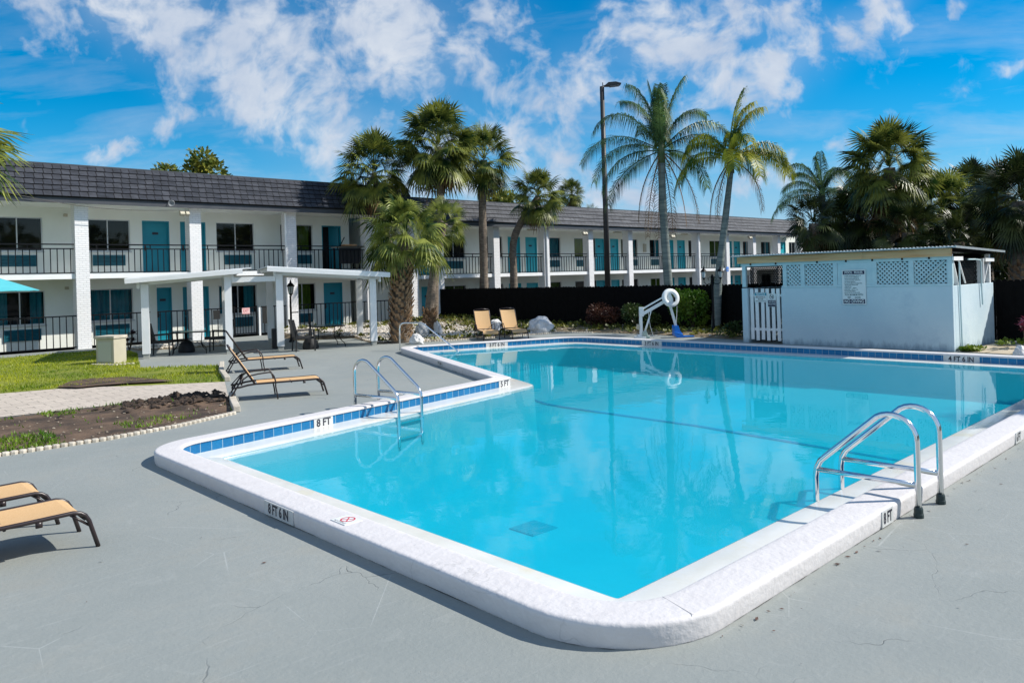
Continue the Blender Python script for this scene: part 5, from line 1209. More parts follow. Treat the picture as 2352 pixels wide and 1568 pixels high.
# storage bin and bag by the third post
k = MB(); k.box(-.13, .13, -.2, .2, 0, .62); o = tag(bevel(clean(k.build('storage_bin', M_wicker)), .02), 'dark upright bin standing just behind the third shelter post', 'bin'); o.location = (11.35, 23.0, 0); o.rotation_euler = (0, 0, PA)

def lantern(mb_c, mb_g, c, s=1.0):
    c = Vector(c)
    mb_g.lathe(c, [(.045 * s, 0), (.07 * s, .16 * s), (.07 * s, .165 * s)], 6)
    for i in range(6):
        a = 2 * pi * i / 6; mb_c.tube([c + Vector((cos(a) * .05 * s, sin(a) * .05 * s, 0)), c + Vector((cos(a) * .078 * s, sin(a) * .078 * s, .17 * s))], .006 * s, 4)
    mb_c.lathe(c + UP * -.03 * s, [(.015 * s, -.03 * s), (.03 * s, 0), (.055 * s, .03 * s)], 6); mb_c.lathe(c + UP * .165 * s, [(.10 * s, 0), (.05 * s, .07 * s), (.03 * s, .08 * s), (.02 * s, .12 * s), (.004, .16 * s)], 8)
lp2 = thing('garden_lamp_post', 'black twin-lantern garden lamp post at the foot of the right queen palm', 'lamp post', (21.95, 13.93, 0), atan2(RT.y, RT.x))
k = MB(); k.lathe((0, 0, 0), [(.11, 0), (.11, .06), (.07, .12), (.04, .30), (.035, 1.72), (.05, 1.75), (.03, 1.80), (.045, 1.86), (.005, 1.95)], 12); k.build('post', M_black, lp2)
for s in (-1, 1):
    k = MB(); gm = MB(); k.tube([(0, 0, 1.70), (s * .08, 0, 1.62), (s * .18, 0, 1.60), (s * .26, 0, 1.66), (s * .27, 0, 1.76)], .012, 6); k.tube([(0, 0, 1.80), (s * .08, 0, 1.84), (s * .14, 0, 1.78), (s * .10, 0, 1.72)], .009, 5); lantern(k, gm, (s * .27, 0, 1.82), 1.15); a = k.build('lantern_arm', M_black, lp2); gm.build('lamp_glass', M_glassl, a)
lp1 = thing('garden_lamp_post', 'black single-lantern lamp post beside the third shelter post', 'lamp post', (12.9, 25.0, 0))
k = MB(); k.lathe((0, 0, 0), [(.09, 0), (.09, .05), (.045, .1), (.03, 1.55), (.045, 1.6)], 10); k.tube([(0, 0, 1.02), (.28, .0, 1.02)], .02, 6); k.build('post', M_black, lp1)
k = MB(); gm = MB(); lantern(k, gm, (0.02, 0, 1.68), 1.5); a = k.build('lantern', M_black, lp1); gm.build('lamp_glass', M_glassl, a)
# tall parking-lot light
P0 = fx(1396, 660, 27.6); D_ = (P0 - CAM).dot(FW); top = H + (fx(1391, 197, 27.6).z - H)
pl_ = thing('parking_light', 'tall bronze parking lot light pole with one flat lamp head', 'light pole', (P0.x, P0.y, -.36), atan2(RT.y, RT.x))
k = MB(); k.lathe((0, 0, 0), [(.16, 0), (.16, .5)], 14); k.tube([(0, 0, .5), (-.0, 0, top + .36)], [.135, .10], 12); k.build('pole', M_pole, pl_, smooth=True)
k = MB(); zt = top + .36; k.bar((-.02, 0, zt - .02), (.2, 0, zt + .06), .06, .05); k.tube([(.04, 0, zt), (.04, 0, zt + .18)], .02, 6)
P = [(.12, zt + .02), (.28, zt + .15), (.62, zt + .17), (.86, zt + .10), (.86, zt + .06), (.5, zt + .01)]
i0 = [k.vert((x, -.2, z)) for x, z in P]; i1 = [k.vert((x, .2, z)) for x, z in P]; k.face(i0); k.face(i1[::-1])
for i in range(6): k.face([i0[i], i0[(i + 1) % 6], i1[(i + 1) % 6], i1[i]])
hd = clean(k.build('lamp_head', M_pole, pl_)); k = MB(); k.obox((.58, 0, zt + .008), (.22, 0, .02), (0, .16, 0), (0, 0, .012)); k.build('lens', M_lens, hd)

uc = dp(-38, 668, 22.0)
um = thing('patio_umbrella', 'aqua canvas patio umbrella whose rim enters at the left edge', 'umbrella', (uc.x, uc.y, 0))
k = MB(); R_ = 1.38; ze = 2.05; ap = (0, 0, ze + .52); ring = [(R_ * cos(2 * pi * (i + .5) / 8 - .4), R_ * sin(2 * pi * (i + .5) / 8 - .4), ze) for i in range(8)]
for i in range(8):
    a, b = Vector(ring[i]), Vector(ring[(i + 1) % 8]); m = (a + b) / 2 * .97; m.z = ze + .015
    for p, q in ((a, m), (m, b)): k.tri(ap, p, q); k.quad(p, q, q - UP * .02, p - UP * .02)
k.build('canopy', M_umb, um); k = MB()
for p in ring: k.tube([(0, 0, ze + .46), Vector(p) - UP * .02], .01, 4)
k.build('ribs', M_black, um); k = MB(); k.tube([(0, 0, 0), (0, 0, ze + .6)], .022, 8); k.lathe((0, 0, 0), [(.26, 0), (.26, .06), (.05, .1)], 14); k.build('pole', M_alu, um)

pa_, pb2 = Vector((6.14, 22.95, 0)), Vector((6.47, 22.5, 0)); ux = (pb2 - pa_).normalized()
pe = thing('utility_cabinet', 'beige utility cabinet standing on the lawn left of the shelter', 'cabinet', ((pa_ + pb2) / 2)[:], atan2(ux.y, ux.x))
k = MB(); k.box(-.27, .27, 0, .5, 0, .68); bevel(clean(k.build('body', M_ped, pe)), .012)
k = MB(); k.box(-.30, .30, -.03, .53, .68, .76); bevel(clean(k.build('lid', M_edge, pe)), .015)
k = MB(); k.box(-.2, .2, -.012, -.001, .08, .6); bevel(clean(k.build('door', mat('cabinet_panel', (0.50, 0.50, 0.42), rough=.5), pe)), .004)

# cluttered table up on the balcony
q0 = fy(*wl(600, 680), 29.95); q1 = fy(*wl(930, 680), 29.95); bt = thing('balcony_table', 'cluttered table under dark cloth with wooden tray on the upper balcony', 'table', ((q0.x + q1.x) / 2, 30.0, 2.55))
hw = (q1.x - q0.x) / 2; k = MB(); k.box(-hw, hw, -.3, .3, .98, 1.02); k.build('tabletop', M_floorp, bt)
k = MB(); n = 26
P = [(-hw + .05 + 2 * (hw - .05) * i / n, -.29 + .03 * sin(i * 1.7)) for i in range(n + 1)]
for a, b in zip(P, P[1:]): k.quad((a[0], a[1], .28), (b[0], b[1], .28), (b[0], -.28, .98), (a[0], -.28, .98))
k.build('cloth', M_wicker, bt)
for sx in (-1, 1):
    for y in (-.25, .25): k = MB(); k.box(sx * (hw - .12) - .025, sx * (hw - .12) + .025, y - .025, y + .025, 0, .98); k.build('leg', M_black, bt)
k = MB(); k.box(-.28, .3, -.2, .15, 0, .11); o = tag(clean(k.build('wooden_tray', M_wood)), 'shallow wooden tray lying on the cluttered balcony table', 'tray'); o.location = (bt.location.x + .1, 30.0, 3.572)
k = MB(); k.tube([(-.35, 0, 0), (-.1, 0, .42)], .022, 6); k.build('broom', M_black); o = bpy.data.objects['broom']; o.location = (bt.location.x, 30.0, 3.575); tag(o, 'dark stick leaning up from the balcony table', 'stick')

# boulders
def boulder(c, sx, sy, sz, seed, lab):
    bm = bmesh.new(); bmesh.ops.create_icosphere(bm, subdivisions=4, radius=1); rr = random.Random(seed); o3 = Vector((rr.random() * 9, rr.random() * 9, rr.random() * 9))
    for v in bm.verts:
        n = v.co.normalized(); d = 1 + .30 * mnoise.noise(n * 1.3 + o3) + .16 * mnoise.noise(n * 3.1 + o3) + .07 * mnoise.noise(n * 8 + o3)
        q = n * d; v.co = Vector((q.x * sx, q.y * sy, max(q.z, -.25) * sz))
    me = bpy.data.meshes.new('boulder'); bm.to_mesh(me); bm.free(); me.materials.append(M_rock); me.polygons.foreach_set('use_smooth', [True] * len(me.polygons))
    o = link(bpy.data.objects.new('boulder', me)); o.location = c; o.rotation_euler = (0, 0, rr.random() * 6); return tag(o, lab, 'boulder', 'white boulders')
def bl(x0, x1, yb, yt, seed, lab):
    c = g((x0 + x1) / 2, yb, .05); D = (c - CAM).dot(FW); w_ = (x1 - x0) / F * D / 2; h_ = (yb - yt) / F * D
    return boulder((c.x, c.y, .05), w_ * 1.05, w_ * .85, h_ * .92, seed, lab)
bl(1204, 1277, 761, 727, 3, 'largest white boulder, right of the two upright lounge chairs'); bl(1122, 1156, 763, 729, 5, 'white boulder between the two upright lounge chairs')
bl(994, 1018, 767, 736, 8, 'pale boulder right of the small palm trunk'); bl(938, 976, 786, 764, 12, 'low white boulder at the foot of the thick booted palm'); bl(950, 990, 768, 738, 15, 'grey boulder behind the low white one, left of the small palm trunk')

# ------------------------------------------------------------------ palms, trees, shrubs
def fan_leaf(mb, o, d, R, rng, droop=0.0, nseg=24, fold=.35):
    """a costapalmate leaf: petiole from o along d, then a folded, drooping fan"""
    d = Vector(d).normalized(); sd = d.cross(UP)
    if sd.length < .05: sd = Vector((cos(rng.random() * 6), sin(rng.random() * 6), 0))
    sd.normalize(); n = sd.cross(d); pl = R * rng.uniform(.46, .66); B = R * rng.uniform(.38, .50)
    q = Vector(o); seg = 3; dirv = d.copy(); prev = None
    for i in range(seg + 1):
        w = .022 * (1 - .5 * i / seg)
        cur = (q - sd * w, q + sd * w)
        if prev: mb.quad(prev[0], prev[1], cur[1], cur[0])
        prev = cur
        if i < seg: q = q + dirv * pl / seg; dirv = (dirv - UP * droop * .22).normalized()
    d = dirv; sd = d.cross(UP); sd = sd.normalized() if sd.length > .05 else Vector((1, 0, 0)); n = sd.cross(d)
    roll = rng.uniform(-.9, .9); sd, n = sd * cos(roll) + n * sin(roll), n * cos(roll) - sd * sin(roll)
    for i in range(nseg):
        t = (i + .5) / nseg * 2 - 1; a = t * radians(128) + rng.uniform(-.03, .03); L_ = B * (1 - .30 * abs(t) ** 2) * rng.uniform(.86, 1.06)
        dr = (d * cos(a) + sd * sin(a) - n * fold * abs(sin(a)) * .8).normalized()
        base = q + d * B * .10 * (1 - abs(t))
        m = base + dr * L_ * .55 - UP * L_ * .05 * (1 + droop); tip = base + dr * L_ * rng.uniform(.9, 1.05) - UP * L_ * (.10 + .26 * droop + rng.uniform(0, .14))
        wv = (dr.cross(n)).normalized() * L_ * .042; hv = n * L_ * .014
        b0 = base - wv * .25; b1 = base + wv * .25
        mb.face([mb.vert(b0), mb.vert(b1), mb.vert(m + wv), mb.vert(m - wv)])
        mb.face([mb.vert(m - wv), mb.vert(m + wv), mb.vert(tip)])
def trunk_mesh(pts, rs, parent, m, name='trunk', n=12, rough=.06, seed=1, per=6):
    k = MB(); P = []; Rr = []; r = random.Random(seed)
    pts = [Vector(p) for p in pts]
    for i in range(len(pts) - 1):
        p0 = pts[max(i - 1, 0)]; p1 = pts[i]; p2 = pts[i + 1]; p3 = pts[min(i + 2, len(pts) - 1)]
        for j in range(per):
            t = j / per; P.append(.5 * ((2 * p1) + (p2 - p0) * t + (2 * p0 - 5 * p1 + 4 * p2 - p3) * t * t + (3 * p1 - p0 - 3 * p2 + p3) * t ** 3)); Rr.append((rs[i] + (rs[i + 1] - rs[i]) * t) * (1 + r.uniform(-rough, rough)))
    P.append(pts[-1]); Rr.append(rs[-1]); k.tube(P, Rr, n); return k.build(name, m, parent, smooth=True)
def sabal(label, base, path, crown, R, nleaf, seed, lm=None, dead=8, tr=(.16, .13), boots=False, spread=(88, -48), tilt=0.0, group='fan palms', skirt=False, nseg=22, limp=0.0):
    rng = random.Random(seed); t = thing('fan_palm', label, 'palm tree', base, 0, group); B = Vector(base); C = Vector(crown) - B
    pts = [Vector((0, 0, -.05))] + [Vector(p) - B for p in path] + [C - UP * R * .12]
    rs = [tr[0] * 1.15] + [tr[0] + (tr[1] - tr[0]) * (i + 1) / (len(path) + 1) for i in range(len(path))] + [tr[1]]
    trunk_mesh(pts, rs, t, M_trunk, seed=seed)
    if boots:
        k = MB(); zb = boots
        for i in range(int(zb / .085)):
            z = .05 + i * .085; f = z / max(C.z, .1)
            for j in range(7):
                a = j * 2 * pi / 7 + i * 2.4; r0 = tr[0] * 1.0 + .02
                ax = Vector((cos(a), sin(a), 0)); cpt = Vector((0, 0, z))
                for q_, q2 in zip(pts, pts[1:]):
                    if q_.z <= z <= q2.z and q2.z > q_.z: cpt = q_.lerp(q2, (z - q_.z) / (q2.z - q_.z))
                p = cpt + ax * r0; tang = Vector((-sin(a), cos(a), 0)); ln = rng.uniform(.13, .24)
                e = p + ax * ln * rng.uniform(.35, .75) + UP * ln + tang * rng.uniform(-.04, .04); wd_ = rng.uniform(.045, .075)
                a0, a1, b0, b1 = p - tang * wd_, p + tang * wd_, e - tang * wd_ * .55, e + tang * wd_ * .55
                ins = -ax * .03
                k.quad(a0, a1, b1, b0); k.quad(a0 + ins, a0, b0, b0 + ins * .5); k.quad(a1, a1 + ins, b1 + ins * .5, b1); k.quad(b0, b1, b1 + ins * .5, b0 + ins * .5)
        k.build('old_leaf_bases', M_boot, t)
    k = MB()
    nleaf = int(nleaf * 1.55)
    for i in range(nleaf):
        f = (i + .5) / nleaf; el = radians(spread[0] + (spread[1] - spread[0]) * (f ** .8) + rng.uniform(-9, 9)); az = i * 2.39996 + rng.uniform(-.3, .3)
        d = Vector((cos(az) * cos(el), sin(az) * cos(el), sin(el))); dro = max(0, .62 - sin(el) * .6) * rng.uniform(.4, 1.15) + limp
        fan_leaf(k, C + Vector((rng.uniform(-.06, .06), rng.uniform(-.06, .06), -R * .22 * f)), d, R * rng.uniform(.86, 1.08), rng, dro, nseg)
    k.build('crown', lm or L_sabal, t)
    if dead:
        k = MB()
        for i in range(dead):
            az = rng.uniform(0, 2 * pi); el = radians(rng.uniform(-78, -40)); d = Vector((cos(az) * cos(el), sin(az) * cos(el), sin(el)))
            fan_leaf(k, C + UP * -R * (.25 + (.3 * rng.random() if skirt else 0)), d, R * rng.uniform(.75, 1.0), rng, .9, 16)
        k.build('dead_fronds', L_dead, t)
    return t
def GP(x, y, X=None, Y=None):
    return fx(x, y, X) if X else fy(x, y, Y)
# group on the left of the yard
sabal('bushy young fan palm on a thick trunk covered in old leaf bases', (14.72, 21.05, 0), [dp(921, 700, 25.4), dp(922, 640, 25.4)], dp(930, 540, 25.4), 1.62, 40, 11, L_sabalY, dead=0, tr=(.30, .20), boots=2.75, spread=(90, -12), limp=.75)
LP = fy(921, 745, 27.6); LD = (LP - CAM).dot(FW)
sabal('fan palm with slim leaning trunk rising behind the booted palm', (LP[0], LP[1], .1), [dp(916, 690, LD), dp(903, 600, LD), dp(886, 520, LD)], dp(858, 385, LD), 1.85, 56, 12, dead=6, tr=(.13, .12))
b_ = fy(994, 690, 27.4); D3 = (b_ - CAM).dot(FW)
sabal('tallest fan palm of the left group with a full round crown', (b_.x, b_.y, .1), [dp(1000, 620, D3), dp(1012, 500, D3)], dp(1006, 325, D3), 2.05, 70, 13, dead=7, tr=(.19, .16))
b_ = g(985, 768); D4 = (b_ - CAM).dot(FW)
sabal('small fan palm with a rough curved trunk and sparse crown beside the black fence end', (b_.x, b_.y, 0), [dp(988, 690, D4), dp(1003, 590, D4)], dp(1020, 505, D4), 1.05, 20, 14, L_sabalY, dead=0, tr=(.18, .13), boots=.9, spread=(80, -30))
b_ = fy(1111, 700, 27.7); D5 = (b_ - CAM).dot(FW)
sabal('fan palm with a straight dark trunk behind the black fence', (b_.x, b_.y, -.36), [dp(1111, 600, D5), dp(1108, 470, D5)], dp(1111, 358, D5), 1.75, 46, 15, dead=6, tr=(.20, .17))
b_ = fy(1180, 700, 27.7); D6 = (b_ - CAM).dot(FW)
sabal('fan palm with a bent trunk leaning right behind the black fence', (b_.x, b_.y, -.36), [dp(1180, 640, D6), dp(1179, 560, D6), dp(1197, 510, D6)], dp(1236, 445, D6), 1.5, 50, 16, dead=9, tr=(.19, .16))
b_ = fx(1313, 640, 60); D7 = 75
sabal('distant fan palm whose crown shows above the far wing roof', (*dp(1313, 640, D7)[:2], -.36), [dp(1313, 520, D7)], dp(1313, 442, D7), 1.55, 60, 17, L_sabal, dead=14, tr=(.2, .2), skirt=True, group='palms beyond the roof', nseg=18)
sabal('tiny palm top peeping over the far wing roof', (*dp(1357, 640, 85)[:2], -.36), [dp(1357, 560, 85)], dp(1357, 488, 85), 1.2, 18, 18, dead=0, tr=(.2, .2), group='palms beyond the roof', nseg=12)

def queen(label, base, path, crown, L0, fronds, seed, lm, dead=5, tr=(.2, .14), leaflet=.80, deadlist=None):
    rng = random.Random(seed); t = thing('queen_palm', label, 'palm tree', base, 0, 'feather palms'); B = Vector(base); C = Vector(crown) - B
    pts = [Vector((0, 0, -.05)), Vector((0, 0, .15))] + [Vector(p) - B for p in path] + [C - UP * .15]; rs = [tr[0] * 1.25, tr[0] * 1.1] + [tr[0] + (tr[1] - tr[0]) * (i + 1) / (len(path) + 1) for i in range(len(path))] + [tr[1]]
    trunk_mesh(pts, rs, t, M_qtrunk, seed=seed, rough=.04, n=14)
    k = MB(); k.tube([C - UP * .3, C + UP * .25, C + UP * .7], [tr[1] * 1.15, tr[1] * .9, .04], 10); k.build('crownshaft', mat('leaf_sheath', (0.06, 0.10, 0.03), (0.12, 0.13, 0.06), rough=.6, nscale=3), t, smooth=True)
    def frond(k, az, el, L_, sag, lw=.024, ll=leaflet, dens=92):
        d = Vector((cos(az) * cos(el), sin(az) * cos(el), sin(el))); p = C + UP * .15; P = [p.copy()]; n = 16
        for i in range(n):
            p = p + d * L_ / n; d = (d - UP * sag * (.03 + .27 * (i / n) ** 1.2)).normalized(); P.append(p.copy())
        k.tube(P, [.022 * (1 - .85 * i / n) + .004 for i in range(n + 1)], 4, cap=False)
        for j in range(dens):
            f = .14 + .86 * (j + .5) / dens; i = min(n - 1, int(f * n)); q = P[i].lerp(P[i + 1], f * n - i); tg = (P[i + 1] - P[i]).normalized(); sd = tg.cross(UP)
            sd = sd.normalized() if sd.length > .1 else Vector((cos(az + 1.57), sin(az + 1.57), 0))
            for s in (-1, 1):
                l = ll * (.35 + .65 * sin(pi * min(1, f * .95 + .03)) ** .6) * rng.uniform(.75, 1.15); up = rng.uniform(-.2, .7)
                dr = (sd * s * .8 + tg * .55 + UP * up * .5).normalized(); m = q + dr * l * .38 - UP * l * .08; e = m + (dr * .32 - UP * rng.uniform(.6, 1.1)).normalized() * l * .68
                w_ = tg.cross(dr).cross(dr).normalized() * lw * .5
                k.face([k.vert(q - w_ * .5), k.vert(q + w_ * .5), k.vert(m + w_), k.vert(m - w_)]); k.face([k.vert(m - w_), k.vert(m + w_), k.vert(e)])
    k = MB()
    for az, el, l, s in fronds: frond(k, az + rng.uniform(-.12, .12), radians(min(84, el + 9 + rng.uniform(-5, 5))), L0 * l * rng.uniform(.9, 1.08), s * rng.uniform(.85, 1.2))
    k.build('crown', lm, t)
    if deadlist:
        k = MB()
        for az, el, l, s in deadlist: frond(k, az, radians(el), L0 * l, s, .022, leaflet * .62, 30)
        k.build('dead_fronds', L_dead, t)
    return t
VA = atan2(RT.y, RT.x)   # direction of the right of the picture on the ground
b_ = g(1544, 756); Dq = (b_ - CAM).dot(FW)
queen('tall queen palm with long feathery green fronds nearest the pool hoist', (b_.x, b_.y, 0), [dp(1534, 640, Dq), dp(1523, 480, Dq)], dp(1519, 356, Dq), 3.2,
      [(VA + .1, 42, .98, 1.0), (VA + pi, 48, 1.0, 1.15), (VA + pi - .4, 22, 1.05, 1.0), (VA + pi + .4, 8, 1.05, 1.05), (VA + pi + .15, -8, .95, 1.1), (VA + pi - .7, -25, .9, .9), (VA + .3, 58, .9, 1.0), (VA + .2, 22, 1.0, 1.2), (VA + 1.4, 60, .9, .9), (VA - 1.4, 72, .7, .6), (VA + 1.2, 30, .9, 1.1),
       (VA + 1.8, 46, .8, 1.0), (VA + pi / 2, 84, .80, .25), (VA - 1.9, 80, .72, .3), (VA + pi - .2, 78, .85, .5), (VA + .0, 72, .85, .7), (VA - 1.9, 62, .8, .8), (VA + 2.4, 65, .9, .9), (VA + .5, -2, .85, 1.3), (VA + pi + .1, 64, .9, .9)], 31, L_queen, tr=(.17, .12),
      deadlist=[(VA + pi, -55, .85, 1.2), (VA + pi + .6, -66, 1.0, 1.0), (VA + .15, -40, .95, 1.3), (VA - .3, -60, .9, 1.2), (VA + .9, -66, .95, 1.0), (VA + 1.6, -66, 1.0, 1.0)])
b_ = g(1645, 763); Dq = (b_ - CAM).dot(FW)
queen('yellower queen palm leaning right beside the twin-lantern post', (b_.x, b_.y, 0), [dp(1650, 640, Dq), dp(1664, 520, Dq)], dp(1679, 377, Dq), 2.55,
      [(VA + .0, 34, .98, 1.25), (VA + pi, 52, .88, 1.4), (VA + .2, 66, .95, 1.1), (VA + pi + .2, 20, .9, 1.4), (VA - 1.4, 50, .7, 1.3), (VA - .2, 12, 1.0, 1.0), (VA + pi - .3, 2, .9, 1.3), (VA + .1, 76, .9, .7), (VA + 1.2, 58, .75, 1.2), (VA - 1.8, 22, .7, 1.3), (VA + .3, 24, 1.02, 1.05), (VA + pi - .1, 36, .85, 1.3), (VA - 1.1, 4, .7, 1.3), (VA + .1, 60, .95, .9)], 32, L_queenY, tr=(.145, .09), leaflet=.74,
      deadlist=[(VA + .2, -25, .85, 1.6), (VA + pi - .1, -52, .85, 1.3), (VA + pi + .3, -60, .8, 1.2)])
Dq = 37.0; b_ = dp(1898, 640, Dq)
queen('green queen palm behind the dark palm cluster', (b_.x, b_.y, -.36), [dp(1898, 560, Dq)], dp(1888, 455, Dq), 2.6,
      [(VA + pi, 60, .9, 1.2), (VA + pi, 35, 1.0, 1.2), (VA + pi + .3, 12, 1.15, 1.0), (VA + pi - .3, 0, 1.1, .9), (VA, 60, .8, 1.2), (VA + 1.2, 70, .8, .8), (VA - 1.3, 55, .8, 1.2), (VA + .2, 25, .9, 1.2), (VA + pi + .1, 80, .7, .5), (VA - 1.6, 20, .8, 1.2), (VA + 2.2, 50, .9, 1.1)], 33, L_queen, tr=(.2, .15))
def rp(x, y, D, z=-.36): q = dp(x, y, D); return (q.x, q.y, z)
# cluster on the right behind the pump house
sabal('largest fan palm of the right cluster with a brown skirt of dead fronds', rp(2052, 640, 31), [dp(2052, 560, 31)], dp(2042, 372, 31), 2.05, 66, 41, dead=34, tr=(.25, .22), skirt=True, spread=(90, -50))
sabal('light green fan palm right of the skirted one', rp(2165, 640, 33), [dp(2165, 560, 33)], dp(2165, 470, 33), 1.85, 54, 42, L_sabalY, dead=6, tr=(.22, .2), spread=(90, -60))
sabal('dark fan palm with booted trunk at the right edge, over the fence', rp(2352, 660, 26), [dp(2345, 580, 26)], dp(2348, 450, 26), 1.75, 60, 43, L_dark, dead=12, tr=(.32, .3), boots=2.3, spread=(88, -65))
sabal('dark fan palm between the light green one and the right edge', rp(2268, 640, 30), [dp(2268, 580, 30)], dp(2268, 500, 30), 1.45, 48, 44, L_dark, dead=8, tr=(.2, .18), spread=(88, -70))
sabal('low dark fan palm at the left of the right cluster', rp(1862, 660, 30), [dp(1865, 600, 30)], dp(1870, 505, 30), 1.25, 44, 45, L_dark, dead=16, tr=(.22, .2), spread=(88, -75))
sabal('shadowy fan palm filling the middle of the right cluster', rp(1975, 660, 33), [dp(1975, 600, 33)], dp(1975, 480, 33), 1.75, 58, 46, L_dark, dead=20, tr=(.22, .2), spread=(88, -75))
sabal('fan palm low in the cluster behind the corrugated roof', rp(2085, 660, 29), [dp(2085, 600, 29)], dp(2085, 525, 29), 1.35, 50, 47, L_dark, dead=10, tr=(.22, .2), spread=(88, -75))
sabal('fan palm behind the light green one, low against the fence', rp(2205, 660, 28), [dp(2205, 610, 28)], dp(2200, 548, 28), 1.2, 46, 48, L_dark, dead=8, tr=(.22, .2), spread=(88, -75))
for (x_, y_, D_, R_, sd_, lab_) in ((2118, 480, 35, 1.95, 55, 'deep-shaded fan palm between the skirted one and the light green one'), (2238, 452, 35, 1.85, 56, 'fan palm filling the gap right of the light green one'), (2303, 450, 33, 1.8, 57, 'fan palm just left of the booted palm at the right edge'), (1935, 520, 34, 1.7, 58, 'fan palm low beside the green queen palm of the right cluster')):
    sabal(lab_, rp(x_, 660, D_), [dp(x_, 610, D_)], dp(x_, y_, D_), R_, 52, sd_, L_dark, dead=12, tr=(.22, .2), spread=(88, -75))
# outside the frame: its leaf tips enter at the upper left; another shades the right rim
q = dp(-176, 305, 15.5); sabal('fan palm outside the left edge with leaf tips reaching into the sky', (q.x, q.y, 0), [Vector((q.x, q.y, 2.5))], q, 1.8, 34, 51, L_sabalY, dead=0, spread=(90, -12), tr=(.16, .15))
sabal('fan palm outside the right edge shading the pool rim', (17.4, -1.75, 0), [Vector((17.4, -1.75, 3))], (17.2, -1.7, 5.6), 1.5, 40, 52, dead=4, tr=(.17, .15))

def leaf_cloud(mb, c, rad, n, ls, rng, lumps=6, bottom=0.0, shell=.55):
    c = Vector(c); L_ = []
    for _ in range(lumps):
        a = rng.uniform(0, 2 * pi); h = rng.uniform(-.5, .85); r = sqrt(max(0, 1 - h * h)) * rng.uniform(.25, .75); L_.append((Vector((cos(a) * r * rad[0], sin(a) * r * rad[1], h * rad[2] * .7)), rng.uniform(.35, .62)))
    L_.append((Vector((0, 0, 0)), .72)); k = 0
    while k < n:
        o, s = rng.choice(L_); v = Vector((rng.gauss(0, 1), rng.gauss(0, 1), rng.gauss(0, 1))).normalized(); rr = rng.uniform(shell, 1.0) ** .5
        p = c + o + Vector((v.x * rad[0], v.y * rad[1], v.z * rad[2])) * s * rr
        k += 1
        if p.z < bottom: continue
        d = (v + Vector((rng.gauss(0, .6), rng.gauss(0, .6), rng.gauss(0, .6)))).normalized(); sd = d.orthogonal().normalized(); sd = (Matrix.Rotation(rng.uniform(0, 6.28), 3, d) @ sd); l = ls * rng.uniform(.6, 1.25)
        mb.quad(p - sd * l * .08, p + d * l * .5 - sd * l * .26, p + d * l, p + d * l * .5 + sd * l * .26)
def shrub(name, label, c, rad, n, ls, m, seed, group=None, twigs=7):
    rng = random.Random(seed); t = thing(name, label, 'shrub', (c[0], c[1], c[2]), 0, group); k = MB(); leaf_cloud(k, (0, 0, rad[2] * .95), rad, n, ls, rng, 8, .02); k.build('foliage', m, t); k = MB()
    for _ in range(twigs):
        a = rng.uniform(0, 6.28); k.tube([(0, 0, 0), (cos(a) * rad[0] * .25, sin(a) * rad[1] * .25, rad[2] * .7), (cos(a) * rad[0] * .55, sin(a) * rad[1] * .55, rad[2] * 1.35)], [.02, .014, .006], 5)
    k.build('stems', M_twig, t); return t
def sh_at(x, yb, X): q = fx(x, yb, X); return (q.x, q.y, max(.05, bed_h(q.x, q.y)))
shrub('hedge_shrub', 'rounded copper-red shrub in front of the black fence', sh_at(1388, 756, 22.0), (.66, .75, .42), 2600, .085, L_red, 61, 'clipped shrubs by the fence')
shrub('hedge_shrub', 'dark green clipped shrub between the red one and the hoist', sh_at(1466, 757, 21.9), (.75, .8, .46), 3000, .08, L_hedge, 62, 'clipped shrubs by the fence')
shrub('hedge_shrub', 'tall lime green shrub behind the hoist ring', sh_at(1592, 760, 22.35), (.75, .62, .72), 2600, .12, L_lime, 63, 'clipped shrubs by the fence')
shrub('hedge_shrub', 'low dark shrub at the left corner of the pump house', sh_at(1690, 777, 20.9), (.35, .35, .2), 500, .1, L_hedge, 64, 'clipped shrubs by the fence')
def ti_plant(name, label, c, m, s, seed, n=46):
    rng = random.Random(seed); t = thing(name, label, 'plant', c); k = MB(); st = []
    for _ in range(5):
        a = rng.uniform(0, 6.28); h = rng.uniform(.35, .75) * s; st.append(Vector((cos(a) * .18 * s, sin(a) * .18 * s, h)))
    for p in st:
        for i in range(n // 5):
            a = i * 2.4 + rng.random(); el = rng.uniform(.1, 1.1); d = Vector((cos(a) * cos(el), sin(a) * cos(el), sin(el))); sd = d.cross(UP).normalized() * .055 * s; l = rng.uniform(.28, .45) * s
            m1 = p + d * l * .5; e = p + d * l - UP * l * .25; k.quad(p - sd * .3, p + sd * .3, m1 + sd, m1 - sd); k.tri(m1 - sd, m1 + sd, e)
    k.build('leaves', m, t); k = MB()
    for p in st: k.tube([(0, 0, 0), p], [.018, .012], 5)
    k.build('stems', M_twig, t); return t
ti_plant('ti_plant', 'small dark purple plant on the lawn beside the beige cabinet', g(297, 806)[:], L_ti, .72, 71)
q = g(2342, 808); ti_plant('ti_plant', 'magenta-leaved plant at the right edge beyond the tan paving', (q.x + .9, q.y + .1, 0), L_magenta, .85, 72)
bl(2325, 2362, 816, 792, 23, 'grey boulder under the magenta plant at the right edge')
mb = MB(); rr = random.Random(9)
for _ in range(70): leafblob(mb, (19.75 + rr.uniform(0, .7), 5.9 + rr.gauss(0, .07), .01), .05, 6, rr, .1)
for _ in range(60): leafblob(mb, (21.4 + rr.uniform(0, 1.2), 5.2 + rr.uniform(-2.5, .7), .01), .08, 7, rr, .12)
tag(kind(mb.build('weeds', leafmat('wall_weed', (0.06, 0.13, 0.01), (0.2, 0.26, 0.03))), 'stuff'), 'green weeds along the sunlit side wall of the pump house', 'weeds')
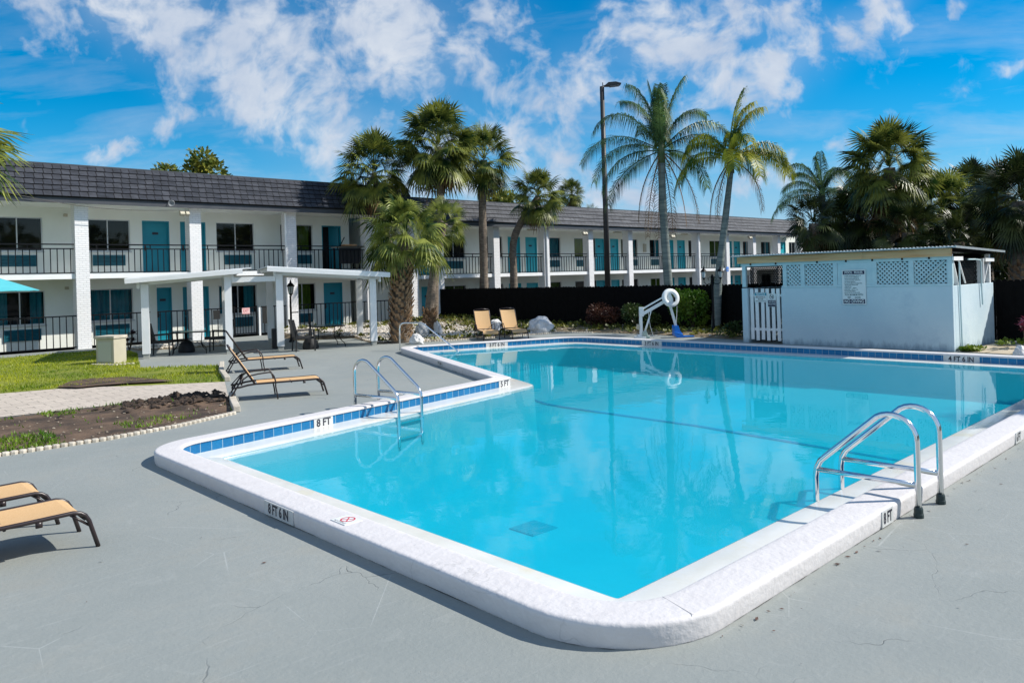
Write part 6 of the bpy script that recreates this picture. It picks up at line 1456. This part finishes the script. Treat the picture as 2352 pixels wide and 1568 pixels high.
def tree(label, x, yc, D, rx, rz_, n, seed):
    c = dp(x, yc, D); t = thing('broadleaf_tree', label, 'tree', (c.x, c.y, -.36), 0, 'trees beyond the left roof'); rng = random.Random(seed); k = MB(); leaf_cloud(k, (0, 0, c.z + .36), (rx, rx, rz_), n, .34, rng, 9, 2, .3); k.build('crown', L_tree, t)
    k = MB(); k.tube([(0, 0, 0), (.1, 0, 3), (0, 0, c.z)], [.25, .2, .08], 8)
    for _ in range(6): a = rng.uniform(0, 6.28); k.tube([(.05, 0, c.z * .6), (cos(a) * rx * .6, sin(a) * rx * .6, c.z + rz_ * rng.uniform(-.2, .5))], [.09, .03], 5)
    k.build('trunk', M_twig, t)
tree('bushy tree with yellowing leaves rising above the left roof', 476, 396, 55, 1.6, 1.5, 1500, 81); tree('small thin tree top at the left of the bushy one above the roof', 381, 394, 58, .75, .7, 380, 82); tree('low green tree showing through behind the fan palms above the roof', 1140, 470, 62, 1.9, 1.3, 1200, 83)

# unseen trees added behind the viewer to darken what the windows and steel reflect
mb = MB(); rng = random.Random(91)
for i in range(34):
    a = radians(-118 + i * 3.3); r_ = 62 + rng.uniform(-5, 5); leaf_cloud(mb, (r_ * cos(a) + 8, r_ * sin(a), 4.2), (4.4, 4.4, rng.uniform(5, 7)), 420, 1.5, rng, 6, -.3, .2)
tag(kind(mb.build('unseen_woods', L_tree), 'stuff'), 'unseen belt of trees added to darken reflections in the motel windows', 'woods')

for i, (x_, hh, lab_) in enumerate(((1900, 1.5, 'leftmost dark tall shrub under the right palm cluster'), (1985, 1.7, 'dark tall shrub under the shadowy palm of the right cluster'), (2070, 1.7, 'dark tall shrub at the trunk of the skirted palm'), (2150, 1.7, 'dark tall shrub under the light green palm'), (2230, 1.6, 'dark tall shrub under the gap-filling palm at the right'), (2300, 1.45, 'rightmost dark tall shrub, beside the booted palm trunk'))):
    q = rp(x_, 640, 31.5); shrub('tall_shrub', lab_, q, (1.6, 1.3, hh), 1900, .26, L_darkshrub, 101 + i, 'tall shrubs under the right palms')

cl = [(5.05 + RND.gauss(0, .55), 13.72 + RND.gauss(0, .33)) for _ in range(260)]
pebbles('soil_clods', [p for p in cl if inside(SOIL, *p)], soil_h, mat('clod', (0.02, 0.014, 0.011), (0.07, 0.045, 0.03), rough=.95, nscale=9), 'dark lumps of dug earth heaped at the right end of the soil bed', .03, .085)['category'] = 'soil clods'
pebbles('soil_litter', [p for p in scatter(SOIL, 420, RND)], soil_h, mat('soil_litter', (0.12, 0.08, 0.05), (0.42, 0.36, 0.28), rough=.95, nscale=20, ndetail=1), 'small stones and bark bits strewn over the dark soil bed', .012, .03)['category'] = 'litter'

bs = [z8(*q) for q in ((380, 508), (470, 470), (600, 450), (860, 438), (1010, 452), (1180, 466), (1000, 476), (870, 482), (640, 500), (520, 512))]
kind(sheet('bare_soil', [(g(*q).x, g(*q).y) for q in bs], [], .048, M_soil), 'structure')
